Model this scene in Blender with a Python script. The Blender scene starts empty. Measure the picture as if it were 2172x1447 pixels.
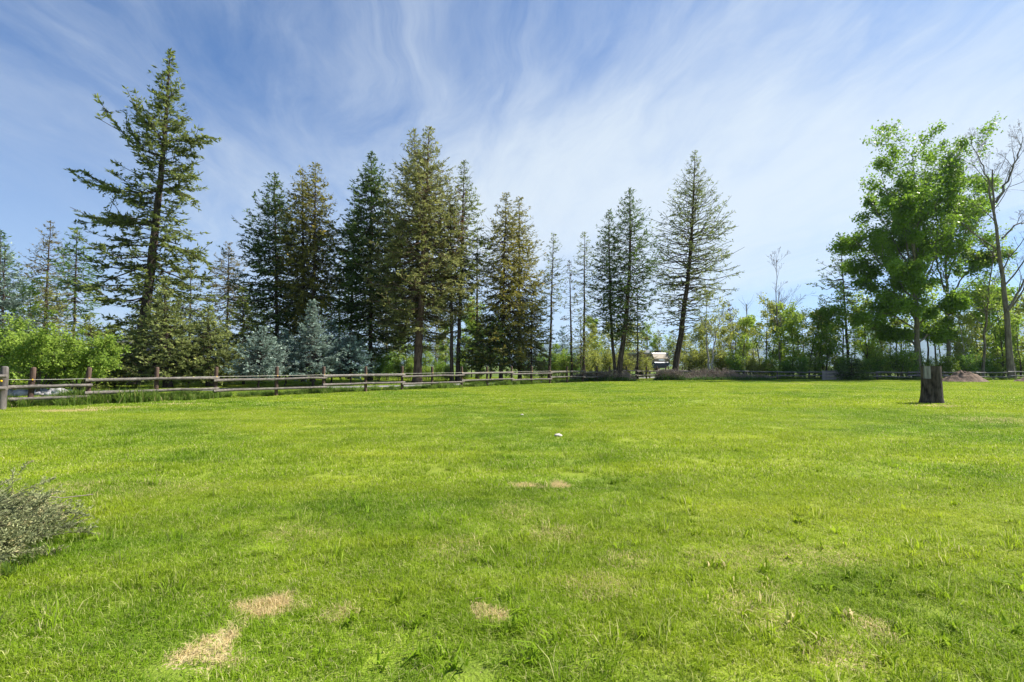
import bpy, math, numpy as np
from mathutils import Vector

# ------------------------------------------------------------------ camera, sky, sun, exposure
S = bpy.context.scene
C = S.collection
F, CX, CY, HZ, HC = 1026.0, 1086.0, 723.5, 776.0, 1.40      # focal length in photo pixels, centre, horizon row, eye height
PITCH = math.atan((HZ - CY) / F)
cd = bpy.data.cameras.new('camera'); cam = bpy.data.objects.new('camera', cd); C.objects.link(cam)
cd.sensor_width = 36.0; cd.lens = 36.0 * F / 2172.0; cd.clip_start = 0.05; cd.clip_end = 30000
cam.location = (0, 0, HC); cam.rotation_euler = (math.pi / 2 + PITCH, 0, 0)
S.camera = cam
SUN_AZ, SUN_EL = math.radians(74), math.radians(46)           # azimuth clockwise from +Y
sdir = Vector((math.sin(SUN_AZ) * math.cos(SUN_EL), math.cos(SUN_AZ) * math.cos(SUN_EL), math.sin(SUN_EL)))
sl = bpy.data.lights.new('sun', 'SUN'); sl.energy = 4.4; sl.angle = math.radians(0.6); sl.color = (1.0, 0.95, 0.87)
so = bpy.data.objects.new('sun', sl); C.objects.link(so); so.location = (40, 20, 60)
so.rotation_euler = sdir.to_track_quat('Z', 'Y').to_euler()
S.view_settings.view_transform = 'Standard'; S.view_settings.look = 'None'
S.view_settings.exposure = 1.4; S.view_settings.gamma = 1.0
S.cycles.use_denoising = True; S.cycles.use_adaptive_sampling = False
S.cycles.max_bounces = 6; S.cycles.diffuse_bounces = 3; S.cycles.glossy_bounces = 2
S.cycles.transmission_bounces = 4; S.cycles.transparent_max_bounces = 4; S.cycles.volume_bounces = 0
S.cycles.caustics_reflective = False; S.cycles.caustics_refractive = False


class NT:
    """small helper for node trees"""
    def __init__(s, tree): s.t = tree; s.n = tree.nodes; s.l = tree.links
    def add(s, typ, ins=None, **props):
        nd = s.n.new(typ)
        for k, v in props.items(): setattr(nd, k, v)
        for k, v in (ins or {}).items():
            if isinstance(v, bpy.types.NodeSocket): s.l.new(v, nd.inputs[k])
            else: nd.inputs[k].default_value = v
        return nd
    def math(s, op, a, b=None, clamp=False):
        nd = s.n.new('ShaderNodeMath'); nd.operation = op; nd.use_clamp = clamp
        for i, v in enumerate((a, b)):
            if v is None: continue
            if isinstance(v, bpy.types.NodeSocket): s.l.new(v, nd.inputs[i])
            else: nd.inputs[i].default_value = v
        return nd.outputs[0]
    def vmath(s, op, a, b=None):
        nd = s.n.new('ShaderNodeVectorMath'); nd.operation = op
        for i, v in enumerate((a, b)):
            if v is None: continue
            if isinstance(v, bpy.types.NodeSocket): s.l.new(v, nd.inputs[i])
            else: nd.inputs[i].default_value = v
        return nd.outputs[1] if op in ('LENGTH', 'DOT_PRODUCT') else nd.outputs[0]
    def rng(s, x, a, b, c=0.0, d=1.0, smooth=True):
        nd = s.n.new('ShaderNodeMapRange'); nd.interpolation_type = 'SMOOTHSTEP' if smooth else 'LINEAR'
        s.l.new(x, nd.inputs[0])
        for i, v in zip((1, 2, 3, 4), (a, b, c, d)): nd.inputs[i].default_value = v
        return nd.outputs[0]
    def mix(s, f, a, b):
        nd = s.n.new('ShaderNodeMix'); nd.data_type = 'RGBA'
        for i, v in ((0, f), (6, a), (7, b)):
            if isinstance(v, bpy.types.NodeSocket): s.l.new(v, nd.inputs[i])
            else: nd.inputs[i].default_value = v if i == 0 else (*v[:3], 1.0)
        return nd.outputs[2]
    def noise(s, vec, scale, detail=3.0, rough=0.55, dist=0.0):
        nd = s.n.new('ShaderNodeTexNoise'); nd.inputs['Scale'].default_value = scale
        nd.inputs['Detail'].default_value = detail; nd.inputs['Roughness'].default_value = rough
        nd.inputs['Distortion'].default_value = dist
        if vec is not None: s.l.new(vec, nd.inputs['Vector'])
        return nd.outputs[0]
    def comb(s, x, y, z):
        nd = s.n.new('ShaderNodeCombineXYZ')
        for i, v in enumerate((x, y, z)):
            if isinstance(v, bpy.types.NodeSocket): s.l.new(v, nd.inputs[i])
            else: nd.inputs[i].default_value = v
        return nd.outputs[0]


# world: Nishita sky with high cirrus streaks (laid out on the dome by direction)
w = bpy.data.worlds.new('World'); S.world = w; w.use_nodes = True
w.node_tree.nodes.clear(); N = NT(w.node_tree)
sky = N.add('ShaderNodeTexSky', sky_type='NISHITA', sun_disc=False, sun_elevation=SUN_EL, sun_rotation=SUN_AZ,
            altitude=900.0, air_density=1.0, dust_density=0.6, ozone_density=1.6)
tc = N.add('ShaderNodeTexCoord'); sep = N.add('ShaderNodeSeparateXYZ', {0: tc.outputs['Generated']})
zz = N.math('ADD', N.math('MAXIMUM', sep.outputs[2], 0.0), 0.20)
u = N.math('DIVIDE', sep.outputs[0], zz); v = N.math('DIVIDE', sep.outputs[1], zz)
flat = N.comb(u, v, 0.0)
warp = N.add('ShaderNodeTexNoise', {'Vector': flat, 'Scale': 0.9, 'Detail': 4.0})
wv = N.vmath('MULTIPLY', N.vmath('SUBTRACT', warp.outputs[1], (0.5, 0.5, 0.5)), (0.55, 0.55, 0.0))
p2 = N.vmath('ADD', flat, wv)
rot = N.add('ShaderNodeVectorRotate', {'Vector': p2, 'Angle': math.radians(-12)}, rotation_type='Z_AXIS').outputs[0]
rot = N.vmath('ADD', rot, (4.05, 3.42, 0))
streak = N.noise(N.vmath('MULTIPLY', N.vmath('ADD', rot, (3.7, 1.3, 0)), (1.25, 0.50, 1)), 1.0, 9.0, 0.60, 0.2)
fibre = N.noise(N.vmath('MULTIPLY', N.vmath('ADD', rot, (1.0, 5.0, 0)), (5.5, 1.7, 1)), 1.0, 9.0, 0.68, 0.5)
broad = N.noise(N.vmath('MULTIPLY', rot, (0.42, 0.30, 1)), 1.0, 2.0, 0.5)
cov = N.math('ADD', N.math('MULTIPLY', streak, 0.48), N.math('MULTIPLY', fibre, 0.26))
cov = N.math('ADD', cov, N.math('MULTIPLY', broad, 1.00))
cloud = N.rng(cov, 0.70, 1.10, 0.0, 0.97, True)
veil = N.rng(sep.outputs[2], -0.05, 0.60, 0.60, 0.0)
cmask = N.math('SUBTRACT', 1.0, N.math('MULTIPLY', N.math('SUBTRACT', 1.0, cloud), N.math('SUBTRACT', 1.0, veil)))
skyc = N.vmath('MULTIPLY', sky.outputs[0], (0.0060, 0.0310, 0.0565))
col = N.mix(cmask, skyc, (0.290, 0.319, 0.347))
bg = N.add('ShaderNodeBackground', {'Color': col, 'Strength': 1.0})
N.add('ShaderNodeOutputWorld', {'Surface': bg.outputs[0]})


# ------------------------------------------------------------------ helpers
def ray(px, py):
    xr, yr = (px - CX) / F, (CY - py) / F
    c, s = math.cos(PITCH), math.sin(PITCH)
    return xr, c - yr * s, s + yr * c
def at(px, py, Y):
    x, y, z = ray(px, py); t = Y / y
    return np.array([x * t, Y, HC + z * t])
def ground(px, py):
    x, y, z = ray(px, py); t = -HC / z
    return np.array([x * t, y * t, 0.0])
def hx(px, Y): return at(px, HZ, Y)[0]

def tag(o, label=None, cat=None, group=None, kind=None):
    if label: o['label'] = label
    if cat: o['category'] = cat
    if group: o['group'] = group
    if kind: o['kind'] = kind
    return o
def empty(name, loc=(0, 0, 0), rz=0.0):
    o = bpy.data.objects.new(name, None); C.objects.link(o); o.location = tuple(loc); o.rotation_euler = (0, 0, rz)
    o.empty_display_size = 0.2
    return o
def obj(name, me, parent=None, loc=None):
    o = bpy.data.objects.new(name, me); C.objects.link(o)
    if parent is not None: o.parent = parent
    if loc is not None: o.location = tuple(loc)
    return o
def mesh(name, V, Q, mat, smooth=False, vals=None):
    """V (n,3); Q (m,4) quads (a repeated last index makes a triangle is not used)"""
    V = np.asarray(V, dtype=np.float32).reshape(-1, 3); Q = np.asarray(Q, dtype=np.int32)
    me = bpy.data.meshes.new(name); k = Q.shape[1]
    me.vertices.add(len(V)); me.vertices.foreach_set('co', V.ravel())
    me.loops.add(Q.size); me.loops.foreach_set('vertex_index', Q.ravel())
    me.polygons.add(len(Q)); me.polygons.foreach_set('loop_start', np.arange(len(Q), dtype=np.int32) * k)
    if smooth: me.polygons.foreach_set('use_smooth', np.ones(len(Q), dtype=bool))
    if vals is not None:
        a = me.attributes.new('v', 'FLOAT', 'FACE'); a.data.foreach_set('value', np.asarray(vals, dtype=np.float32))
    me.update(calc_edges=True)
    if mat is not None: me.materials.append(mat)
    return me
def poly_mesh(name, V, faces, mat, smooth=False):
    me = bpy.data.meshes.new(name); me.from_pydata([tuple(map(float, p)) for p in V], [], faces); me.update()
    if mat is not None: me.materials.append(mat)
    if smooth:
        for p in me.polygons: p.use_smooth = True
    return me
def nrm(a): return a / np.maximum(np.linalg.norm(a, axis=-1, keepdims=True), 1e-9)

def tubes(P, R, k=5):
    """P (B,n,3) paths, R (B,n) radii -> verts, quads"""
    B, n, _ = P.shape
    T = np.empty_like(P); T[:, 1:-1] = P[:, 2:] - P[:, :-2]; T[:, 0] = P[:, 1] - P[:, 0]; T[:, -1] = P[:, -1] - P[:, -2]
    T = nrm(T)
    ref = np.where(np.abs(T[:, :1, 2:3]) > 0.8, np.array([1.0, 0, 0]), np.array([0, 0, 1.0]))
    ref = np.broadcast_to(ref, T.shape)
    U = nrm(np.cross(T, ref)); W = np.cross(T, U)
    a = np.arange(k) * 2 * math.pi / k
    V = P[:, :, None, :] + R[:, :, None, None] * (np.cos(a)[None, None, :, None] * U[:, :, None, :] + np.sin(a)[None, None, :, None] * W[:, :, None, :])
    idx = np.arange(B * n * k).reshape(B, n, k)
    i0, i1 = idx[:, :-1], idx[:, 1:]
    Q = np.stack([i0, np.roll(i0, -1, 2), np.roll(i1, -1, 2), i1], -1).reshape(-1, 4)
    return V.reshape(-1, 3), Q
def join(parts):
    vs, qs, o = [], [], 0
    for V, Q in parts:
        vs.append(V); qs.append(Q + o); o += len(V)
    return np.concatenate(vs), np.concatenate(qs)
def blades(P, D, L, W, rng, cup=0.0, waist=0.45, flat=None):
    """diamond leaf quads: base, side, tip, side"""
    n = len(P); D = nrm(D)
    ref = rng.normal(size=(n, 3)) if flat is None else np.array([0, 0, 1.0]) + rng.normal(size=(n, 3)) * flat
    A = nrm(np.cross(D, ref)); Nn = np.cross(D, A)
    L = L[:, None]; W = W[:, None]
    mid = P + D * L * waist + Nn * L * cup
    V = np.stack([P, mid + A * W * 0.5, P + D * L, mid - A * W * 0.5], 1).reshape(-1, 3)
    return V, np.arange(4 * n).reshape(n, 4)
def paths(start, d, L, n, rng, wob=0.08, up=0.0):
    B = len(start); P = np.empty((B, n, 3)); P[:, 0] = start; d = nrm(d.copy())
    st = (L / (n - 1))[:, None]
    for i in range(1, n):
        d = d + rng.normal(size=(B, 3)) * wob; d[:, 2] += up; d = nrm(d)
        P[:, i] = P[:, i - 1] + d * st
    return P
def along(P, b, s):
    """point and tangent on path b at parameter s"""
    n = P.shape[1]; f = np.clip(s, 0, 0.9999) * (n - 1); i = f.astype(int); f = (f - i)[:, None]
    a, c = P[b, i], P[b, i + 1]
    return a * (1 - f) + c * f, nrm(c - a)


# ------------------------------------------------------------------ materials
def new_mat(name):
    m = bpy.data.materials.new(name); m.use_nodes = True; m.node_tree.nodes.clear(); return m, NT(m.node_tree)
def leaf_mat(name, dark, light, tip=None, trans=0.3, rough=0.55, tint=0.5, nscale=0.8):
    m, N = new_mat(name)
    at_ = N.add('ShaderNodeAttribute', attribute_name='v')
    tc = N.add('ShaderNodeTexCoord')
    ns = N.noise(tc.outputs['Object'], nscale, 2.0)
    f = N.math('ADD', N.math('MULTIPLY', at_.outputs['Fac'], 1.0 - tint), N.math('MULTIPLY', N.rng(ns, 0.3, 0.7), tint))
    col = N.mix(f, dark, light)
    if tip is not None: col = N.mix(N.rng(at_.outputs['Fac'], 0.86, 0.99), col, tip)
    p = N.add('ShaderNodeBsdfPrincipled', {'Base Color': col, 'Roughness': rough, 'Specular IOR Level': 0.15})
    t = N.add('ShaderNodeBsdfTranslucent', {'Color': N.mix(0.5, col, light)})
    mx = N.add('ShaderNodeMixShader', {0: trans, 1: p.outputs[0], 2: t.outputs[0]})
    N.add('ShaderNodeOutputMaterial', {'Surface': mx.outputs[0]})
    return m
def bark_mat(name, a, b, scale=6.0, stretch=0.18, bump=0.6, rough=0.9, vertical=True):
    m, N = new_mat(name)
    tc = N.add('ShaderNodeTexCoord')
    vec = N.vmath('MULTIPLY', tc.outputs['Object'], (1, 1, stretch) if vertical else (stretch, 1, 1))
    n1 = N.noise(vec, scale, 5.0, 0.65); n2 = N.noise(tc.outputs['Object'], scale * 0.35, 3.0)
    f = N.math('ADD', N.math('MULTIPLY', N.rng(n1, 0.32, 0.68), 0.7), N.math('MULTIPLY', N.rng(n2, 0.3, 0.7), 0.3))
    col = N.mix(f, a, b)
    bp = N.add('ShaderNodeBump', {'Strength': bump, 'Distance': 0.03, 'Height': n1})
    p = N.add('ShaderNodeBsdfPrincipled', {'Base Color': col, 'Roughness': rough, 'Specular IOR Level': 0.15, 'Normal': bp.outputs[0]})
    N.add('ShaderNodeOutputMaterial', {'Surface': p.outputs[0]})
    return m
def plain(name, c, rough=0.6, var=0.15, scale=8.0, metal=0.0, spec=0.3):
    m, N = new_mat(name); tc = N.add('ShaderNodeTexCoord')
    n1 = N.noise(tc.outputs['Object'], scale, 4.0)
    col = N.mix(N.rng(n1, 0.3, 0.7), [x * (1 - var) for x in c], [min(1, x * (1 + var)) for x in c])
    p = N.add('ShaderNodeBsdfPrincipled', {'Base Color': col, 'Roughness': rough, 'Metallic': metal, 'Specular IOR Level': spec})
    N.add('ShaderNodeOutputMaterial', {'Surface': p.outputs[0]})
    return m

# dry, straw coloured patches of the lawn: photo pixel, radii in metres, strength
DRY = [((440, 1380), 0.19, 0.18, 1.0), ((565, 1288), 0.21, 0.12, 0.95), ((500, 1330), 0.12, 0.12, 0.4), ((1035, 1305), 0.10, 0.12, 0.8),
       ((715, 1300), 0.16, 0.15, 0.35), ((1118, 1031), 0.20, 0.17, 0.95), ((1187, 1030), 0.17, 0.16, 0.95),
       ((1095, 1085), 0.34, 0.40, 0.22), ((1175, 1135), 0.30, 0.24, 0.3), ((1270, 1245), 0.30, 0.22, 0.28), ((1340, 1195), 0.24, 0.16, 0.3),
       ((1700, 1180), 0.55, 0.30, 0.28), ((1540, 1190), 0.4, 0.25, 0.22), ((1620, 1290), 0.35, 0.3, 0.25), ((1850, 1335), 0.12, 0.2, 0.45),
       ((1780, 1400), 0.2, 0.15, 0.3), ((2140, 893), 1.6, 1.0, 0.3), ((1690, 815), 2.6, 1.2, 0.3), ((640, 1130), 0.4, 0.3, 0.2),
       ((150, 872), 1.3, 0.5, 0.8), ((250, 866), 1.0, 0.35, 0.6), ((375, 858), 1.2, 0.4, 0.45), ((1985, 862), 0.75, 0.55, 0.6),
       ((120, 1040), 0.5, 0.4, 0.2), ((960, 1160), 0.3, 0.25, 0.2), ((340, 1040), 0.8, 0.5, 0.15)]
def lawn_color(N, rnd):
    geo = N.add('ShaderNodeNewGeometry'); P = geo.outputs['Position']
    Pf = N.vmath('MULTIPLY', P, (1, 1, 0))
    wn = N.add('ShaderNodeTexNoise', {'Vector': Pf, 'Scale': 3.2, 'Detail': 3.0})
    Pd = N.vmath('ADD', Pf, N.vmath('MULTIPLY', N.vmath('SUBTRACT', wn.outputs[1], (0.5, 0.5, 0.5)), (0.42, 0.42, 0)))
    big = N.noise(N.vmath('ADD', Pf, (4.0, 9.0, 0)), 0.17, 3.0, 0.6)
    mid = N.noise(Pf, 1.1, 4.0, 0.62)
    fine = N.noise(Pf, 5.5, 3.0, 0.6)
    mow = N.noise(N.vmath('MULTIPLY', N.vmath('ADD', P, (0, 0, 0)), (0.35, 1.5, 0)), 0.8, 3.0)
    dist = N.vmath('LENGTH', N.vmath('SUBTRACT', Pd, (-14.0, 46.0, 0)))                        # mower passes run in wide arcs
    lane = N.rng(N.math('SINE', N.math('MULTIPLY', dist, 4.2)), -0.6, 0.6)
    f = N.math('ADD', N.math('MULTIPLY', N.rng(mid, 0.3, 0.7), 0.42), N.math('MULTIPLY', rnd, 0.44))
    f = N.math('ADD', N.math('SUBTRACT', f, 0.06), N.math('MULTIPLY', lane, 0.12))
    f = N.math('ADD', f, N.math('MULTIPLY', N.rng(fine, 0.3, 0.7), 0.24))
    col = N.mix(f, (0.050, 0.150, 0.006), (0.300, 0.450, 0.022))
    yel = N.math('ADD', N.math('MULTIPLY', N.rng(big, 0.36, 0.60), 0.48), N.math('MULTIPLY', N.rng(mow, 0.45, 0.68), 0.30))
    col = N.mix(yel, col, (0.420, 0.490, 0.030))
    thatch = N.math('MULTIPLY', N.rng(rnd, 0.80, 0.90), N.rng(mid, 0.28, 0.66, 0.25, 0.95))
    col = N.mix(thatch, col, (0.62, 0.56, 0.27))
    dry = None
    for (px, py), rx, ry, st in DRY:
        g = ground(px, py)
        d = N.vmath('LENGTH', N.vmath('MULTIPLY', N.vmath('SUBTRACT', Pd, tuple(g)), (1 / rx, 1 / ry, 0)))
        d = N.rng(d, 0.45, 1.25, st, 0.0)
        dry = d if dry is None else N.math('MAXIMUM', dry, d)
    dry = N.math('MULTIPLY', dry, N.rng(fine, 0.25, 0.6, 0.45, 1.0))
    dry = N.rng(N.math('SUBTRACT', N.math('MULTIPLY', dry, 0.95), rnd), -0.08, 0.10)          # single blades have died, thinning out towards the rim
    col = N.mix(dry, col, (0.68, 0.55, 0.29))
    return col
def make_grass_mat(name):
    m, N = new_mat(name)
    a = N.add('ShaderNodeAttribute', attribute_name='v')
    col = lawn_color(N, a.outputs['Fac'])
    p = N.add('ShaderNodeBsdfPrincipled', {'Base Color': col, 'Roughness': 0.55, 'Specular IOR Level': 0.10})
    t = N.add('ShaderNodeBsdfTranslucent', {'Color': col})
    mx = N.add('ShaderNodeMixShader', {0: 0.48, 1: p.outputs[0], 2: t.outputs[0]})
    N.add('ShaderNodeOutputMaterial', {'Surface': mx.outputs[0]})
    return m
def make_lawn_mat(name, far=False):
    m, N = new_mat(name)
    geo = N.add('ShaderNodeNewGeometry')
    fn = N.noise(geo.outputs['Position'], 40.0, 3.0)
    if far:
        n1 = N.noise(geo.outputs['Position'], 0.25, 4.0); n2 = N.noise(geo.outputs['Position'], 2.5, 4.0)
        col = N.mix(N.rng(n1, 0.35, 0.65), (0.055, 0.11, 0.014), (0.12, 0.16, 0.03))
        col = N.mix(N.math('MULTIPLY', N.rng(n2, 0.45, 0.75), 0.6), col, (0.13, 0.095, 0.05))
    else:
        col = lawn_color(N, N.rng(fn, 0.3, 0.7, 0.0, 0.85))
        col = N.mix(0.45, col, (0.09, 0.075, 0.03))
    bp = N.add('ShaderNodeBump', {'Strength': 0.8, 'Distance': 0.03, 'Height': fn})
    p = N.add('ShaderNodeBsdfPrincipled', {'Base Color': col, 'Roughness': 0.9, 'Specular IOR Level': 0.1, 'Normal': bp.outputs[0]})
    N.add('ShaderNodeOutputMaterial', {'Surface': p.outputs[0]})
    return m

M = {}
M['grass'] = make_grass_mat('grass_blade'); M['lawn'] = make_lawn_mat('lawn_soil'); M['ground'] = make_lawn_mat('meadow_ground', True)
M['fir_dark'] = leaf_mat('fir_dark_needles', (0.018, 0.034, 0.009), (0.167, 0.257, 0.059), (0.262, 0.312, 0.067), trans=0.33)
M['fir_olive'] = leaf_mat('fir_olive_needles', (0.042, 0.055, 0.016), (0.411, 0.425, 0.135), (0.557, 0.490, 0.143), trans=0.33)
M['fir_mid'] = leaf_mat('fir_mid_needles', (0.032, 0.050, 0.013), (0.300, 0.357, 0.089), (0.425, 0.438, 0.100), trans=0.33)
M['spruce_gold'] = leaf_mat('spruce_gold_needles', (0.037, 0.047, 0.011), (0.399, 0.371, 0.074), (0.680, 0.436, 0.067), trans=0.33)
M['spruce_green'] = leaf_mat('spruce_green_needles', (0.029, 0.048, 0.017), (0.374, 0.428, 0.130), (0.636, 0.617, 0.173), trans=0.33)
M['spruce_lime'] = leaf_mat('spruce_lime_needles', (0.042, 0.066, 0.013), (0.358, 0.417, 0.079), (0.608, 0.517, 0.095), trans=0.33)
M['spruce_blue'] = leaf_mat('spruce_blue_needles', (0.053, 0.086, 0.072), (0.390, 0.500, 0.405), (0.500, 0.600, 0.478), trans=0.25)
M['spruce_teal'] = leaf_mat('spruce_teal_needles', (0.033, 0.064, 0.056), (0.238, 0.356, 0.298), (0.383, 0.518, 0.424), trans=0.2)
M['larch'] = leaf_mat('larch_needles', (0.030, 0.065, 0.018), (0.200, 0.330, 0.070), (0.26, 0.36, 0.08), trans=0.4)
M['fir_brown'] = leaf_mat('fir_brownish_needles', (0.051, 0.048, 0.017), (0.323, 0.282, 0.097), (0.422, 0.299, 0.110), trans=0.33)
M['dead_red'] = leaf_mat('dead_red_needles', (0.09, 0.035, 0.018), (0.22, 0.10, 0.05))
M['dead_brown'] = leaf_mat('dead_brown_needles', (0.07, 0.05, 0.028), (0.20, 0.145, 0.08))
M['cotton'] = leaf_mat('cottonwood_leaves', (0.060, 0.129, 0.014), (0.270, 0.430, 0.040), trans=0.5, rough=0.4)
M['aspen'] = leaf_mat('young_leaves', (0.111, 0.200, 0.026), (0.394, 0.519, 0.066), trans=0.5, rough=0.4)
M['birch'] = leaf_mat('birch_spring_leaves', (0.152, 0.200, 0.036), (0.446, 0.468, 0.094), trans=0.5, rough=0.45)
M['shrub_dark'] = leaf_mat('shrub_dark_leaves', (0.050, 0.130, 0.022), (0.224, 0.389, 0.050), trans=0.4)
M['shrub_lime'] = leaf_mat('shrub_lime_leaves', (0.103, 0.187, 0.024), (0.386, 0.513, 0.078), trans=0.45)
M['juniper'] = leaf_mat('juniper_scales', (0.090, 0.115, 0.055), (0.440, 0.460, 0.220), (0.56, 0.48, 0.25), trans=0.3, nscale=3.0)
M['weed_leaf'] = leaf_mat('weed_leaves', (0.035, 0.085, 0.020), (0.120, 0.220, 0.045), trans=0.4)
M['weed_stem'] = leaf_mat('weed_dry_stems', (0.120, 0.095, 0.078), (0.340, 0.275, 0.225), trans=0.1)
M['tall_grass'] = leaf_mat('tall_grass_blades', (0.060, 0.130, 0.016), (0.240, 0.350, 0.055), (0.52, 0.43, 0.20), trans=0.5, nscale=0.5)
M['bark_fir'] = bark_mat('fir_bark', (0.022, 0.017, 0.013), (0.120, 0.088, 0.066), 7.0)
M['bark_red'] = bark_mat('fir_bark_reddish', (0.045, 0.028, 0.018), (0.230, 0.150, 0.100), 7.0)
M['bark_grey'] = bark_mat('cottonwood_bark', (0.070, 0.060, 0.048), (0.260, 0.225, 0.185), 6.0)
M['bark_sapling'] = bark_mat('sapling_bark', (0.040, 0.034, 0.024), (0.130, 0.110, 0.080), 9.0)
M['bark_birch'] = bark_mat('birch_bark', (0.180, 0.160, 0.140), (0.520, 0.490, 0.450), 9.0, 0.9)
M['post'] = bark_mat('fence_post_wood', (0.042, 0.027, 0.020), (0.150, 0.098, 0.075), 14.0, 0.12)
M['post_grey'] = bark_mat('weathered_post_wood', (0.060, 0.052, 0.047), (0.190, 0.170, 0.155), 14.0, 0.12)
M['rail'] = bark_mat('weathered_rail_wood', (0.075, 0.064, 0.056), (0.215, 0.190, 0.168), 16.0, 0.05, 0.4, 0.85, False)
M['rail_dark'] = bark_mat('dark_rail_wood', (0.090, 0.080, 0.078), (0.270, 0.250, 0.245), 14.0, 0.05, 0.4, 0.85, False)
M['wire'] = plain('fence_rope', (0.50, 0.47, 0.40), 0.6)
M['insul'] = plain('yellow_plastic', (0.85, 0.50, 0.02), 0.4)
M['rock'] = plain('grey_stone', (0.33, 0.31, 0.31), 0.85, 0.4, 5.0)
M['rock_white'] = plain('pale_stone', (0.52, 0.46, 0.41), 0.8, 0.15, 20.0)


# ------------------------------------------------------------------ ground, lawn, driveway, hills
def sheet(name, pts, z, mat):
    return tag(obj(name, poly_mesh(name, [(p[0], p[1], z) for p in pts], [list(range(len(pts)))], mat)), kind='structure')
sheet('ground', [(-9000, -3000), (9000, -3000), (9000, 9000), (-9000, 9000)], -0.012, M['ground'])
FA, FB = 35.0, 1.128                                         # the near fence runs along y = FA + FB x
def fence_y(x): return FA + FB * x
BF = [(15.2, 53.5), (21.0, 51.5), (27.0, 49.8), (34.0, 48.3), (42.0, 47.4), (50.0, 46.9), (62.0, 46.6)]   # the back fence line
def back_y(x): return float(np.interp(x, [p[0] for p in BF], [p[1] for p in BF]))
sheet('lawn', [(-70, -44), (75, -44), (75, 47.2)] + [(p[0], p[1] + 0.5) for p in BF[::-1]] + [(14.5, fence_y(14.5) + 0.6), (-16.8, fence_y(-16.8) + 0.6), (-70, 2)], 0.0, M['lawn'])
ROAD = [(-60, 7.5), (-40, 17.0), (-18.4, 28.2), (-9, 32.9), (-3, 37.0), (3, 42.8), (10, 50.2), (25, 68), (60, 110)]
rx = np.array([p[0] for p in ROAD]); ry = np.array([p[1] for p in ROAD])
def road_y(x): return np.interp(x, rx, ry)
xs = np.concatenate([np.linspace(-60, 12, 40), np.linspace(14, 60, 12)])
ys = np.array([road_y(np.array([x - 2, x - 1, x, x + 1, x + 2])).mean() for x in xs])
tg = nrm(np.stack([np.gradient(xs), np.gradient(ys)], 1)); nr = np.stack([-tg[:, 1], tg[:, 0]], 1)
A = np.stack([xs, ys], 1) - nr * 1.25; B = np.stack([xs, ys], 1) + nr * 1.25
V = np.concatenate([np.c_[A, np.full(len(A), 0.006)], np.c_[B, np.full(len(B), 0.006)]])
n = len(A); Q = np.array([[i, i + 1, n + i + 1, n + i] for i in range(n - 1)])
m, NN = new_mat('gravel_drive'); g_ = NN.add('ShaderNodeNewGeometry')
n1 = NN.noise(g_.outputs['Position'], 9.0, 6.0, 0.7); n2 = NN.noise(g_.outputs['Position'], 0.6, 3.0)
cc = NN.mix(NN.rng(n1, 0.3, 0.7), (0.12, 0.115, 0.115), (0.27, 0.26, 0.26)); cc = NN.mix(NN.math('MULTIPLY', NN.rng(n2, 0.5, 0.7), 0.4), cc, (0.22, 0.19, 0.14))
bp = NN.add('ShaderNodeBump', {'Strength': 0.6, 'Distance': 0.02, 'Height': n1})
pp = NN.add('ShaderNodeBsdfPrincipled', {'Base Color': cc, 'Roughness': 0.9, 'Normal': bp.outputs[0]})
NN.add('ShaderNodeOutputMaterial', {'Surface': pp.outputs[0]})
tag(obj('driveway', mesh('driveway', V, Q, m)), kind='structure')

rngh = np.random.default_rng(5)
gx = np.linspace(-8800, 8800, 220); gy = np.linspace(3200, 7500, 26)
def ridge(x):
    b = np.interp(x, [-9000, -4000, -1500, 0, 1200, 2600, 4300, 6000, 9000], [300, 330, 240, 170, 150, 190, 330, 420, 380])
    return b * (1 + 0.16 * np.sin(x * 0.0021 + 1.0) + 0.10 * np.sin(x * 0.0057) + 0.05 * np.sin(x * 0.013 + 2))
GX, GY = np.meshgrid(gx, gy)
prof = np.clip((GY - 3200) / 1400, 0, 1); prof = prof * prof * (3 - 2 * prof)
GZ = ridge(GX) * prof * (1 + 0.08 * np.sin(GX * 0.011 + GY * 0.006)) - 4
idx = np.arange(GX.size).reshape(GX.shape)
Q = np.stack([idx[:-1, :-1], idx[:-1, 1:], idx[1:, 1:], idx[1:, :-1]], -1).reshape(-1, 4)
tag(obj('hills', mesh('hills', np.stack([GX, GY, GZ], -1).reshape(-1, 3), Q, plain('forested_hill', (0.030, 0.050, 0.030), 1.0, 0.3, 0.01), True)), kind='structure')


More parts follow.
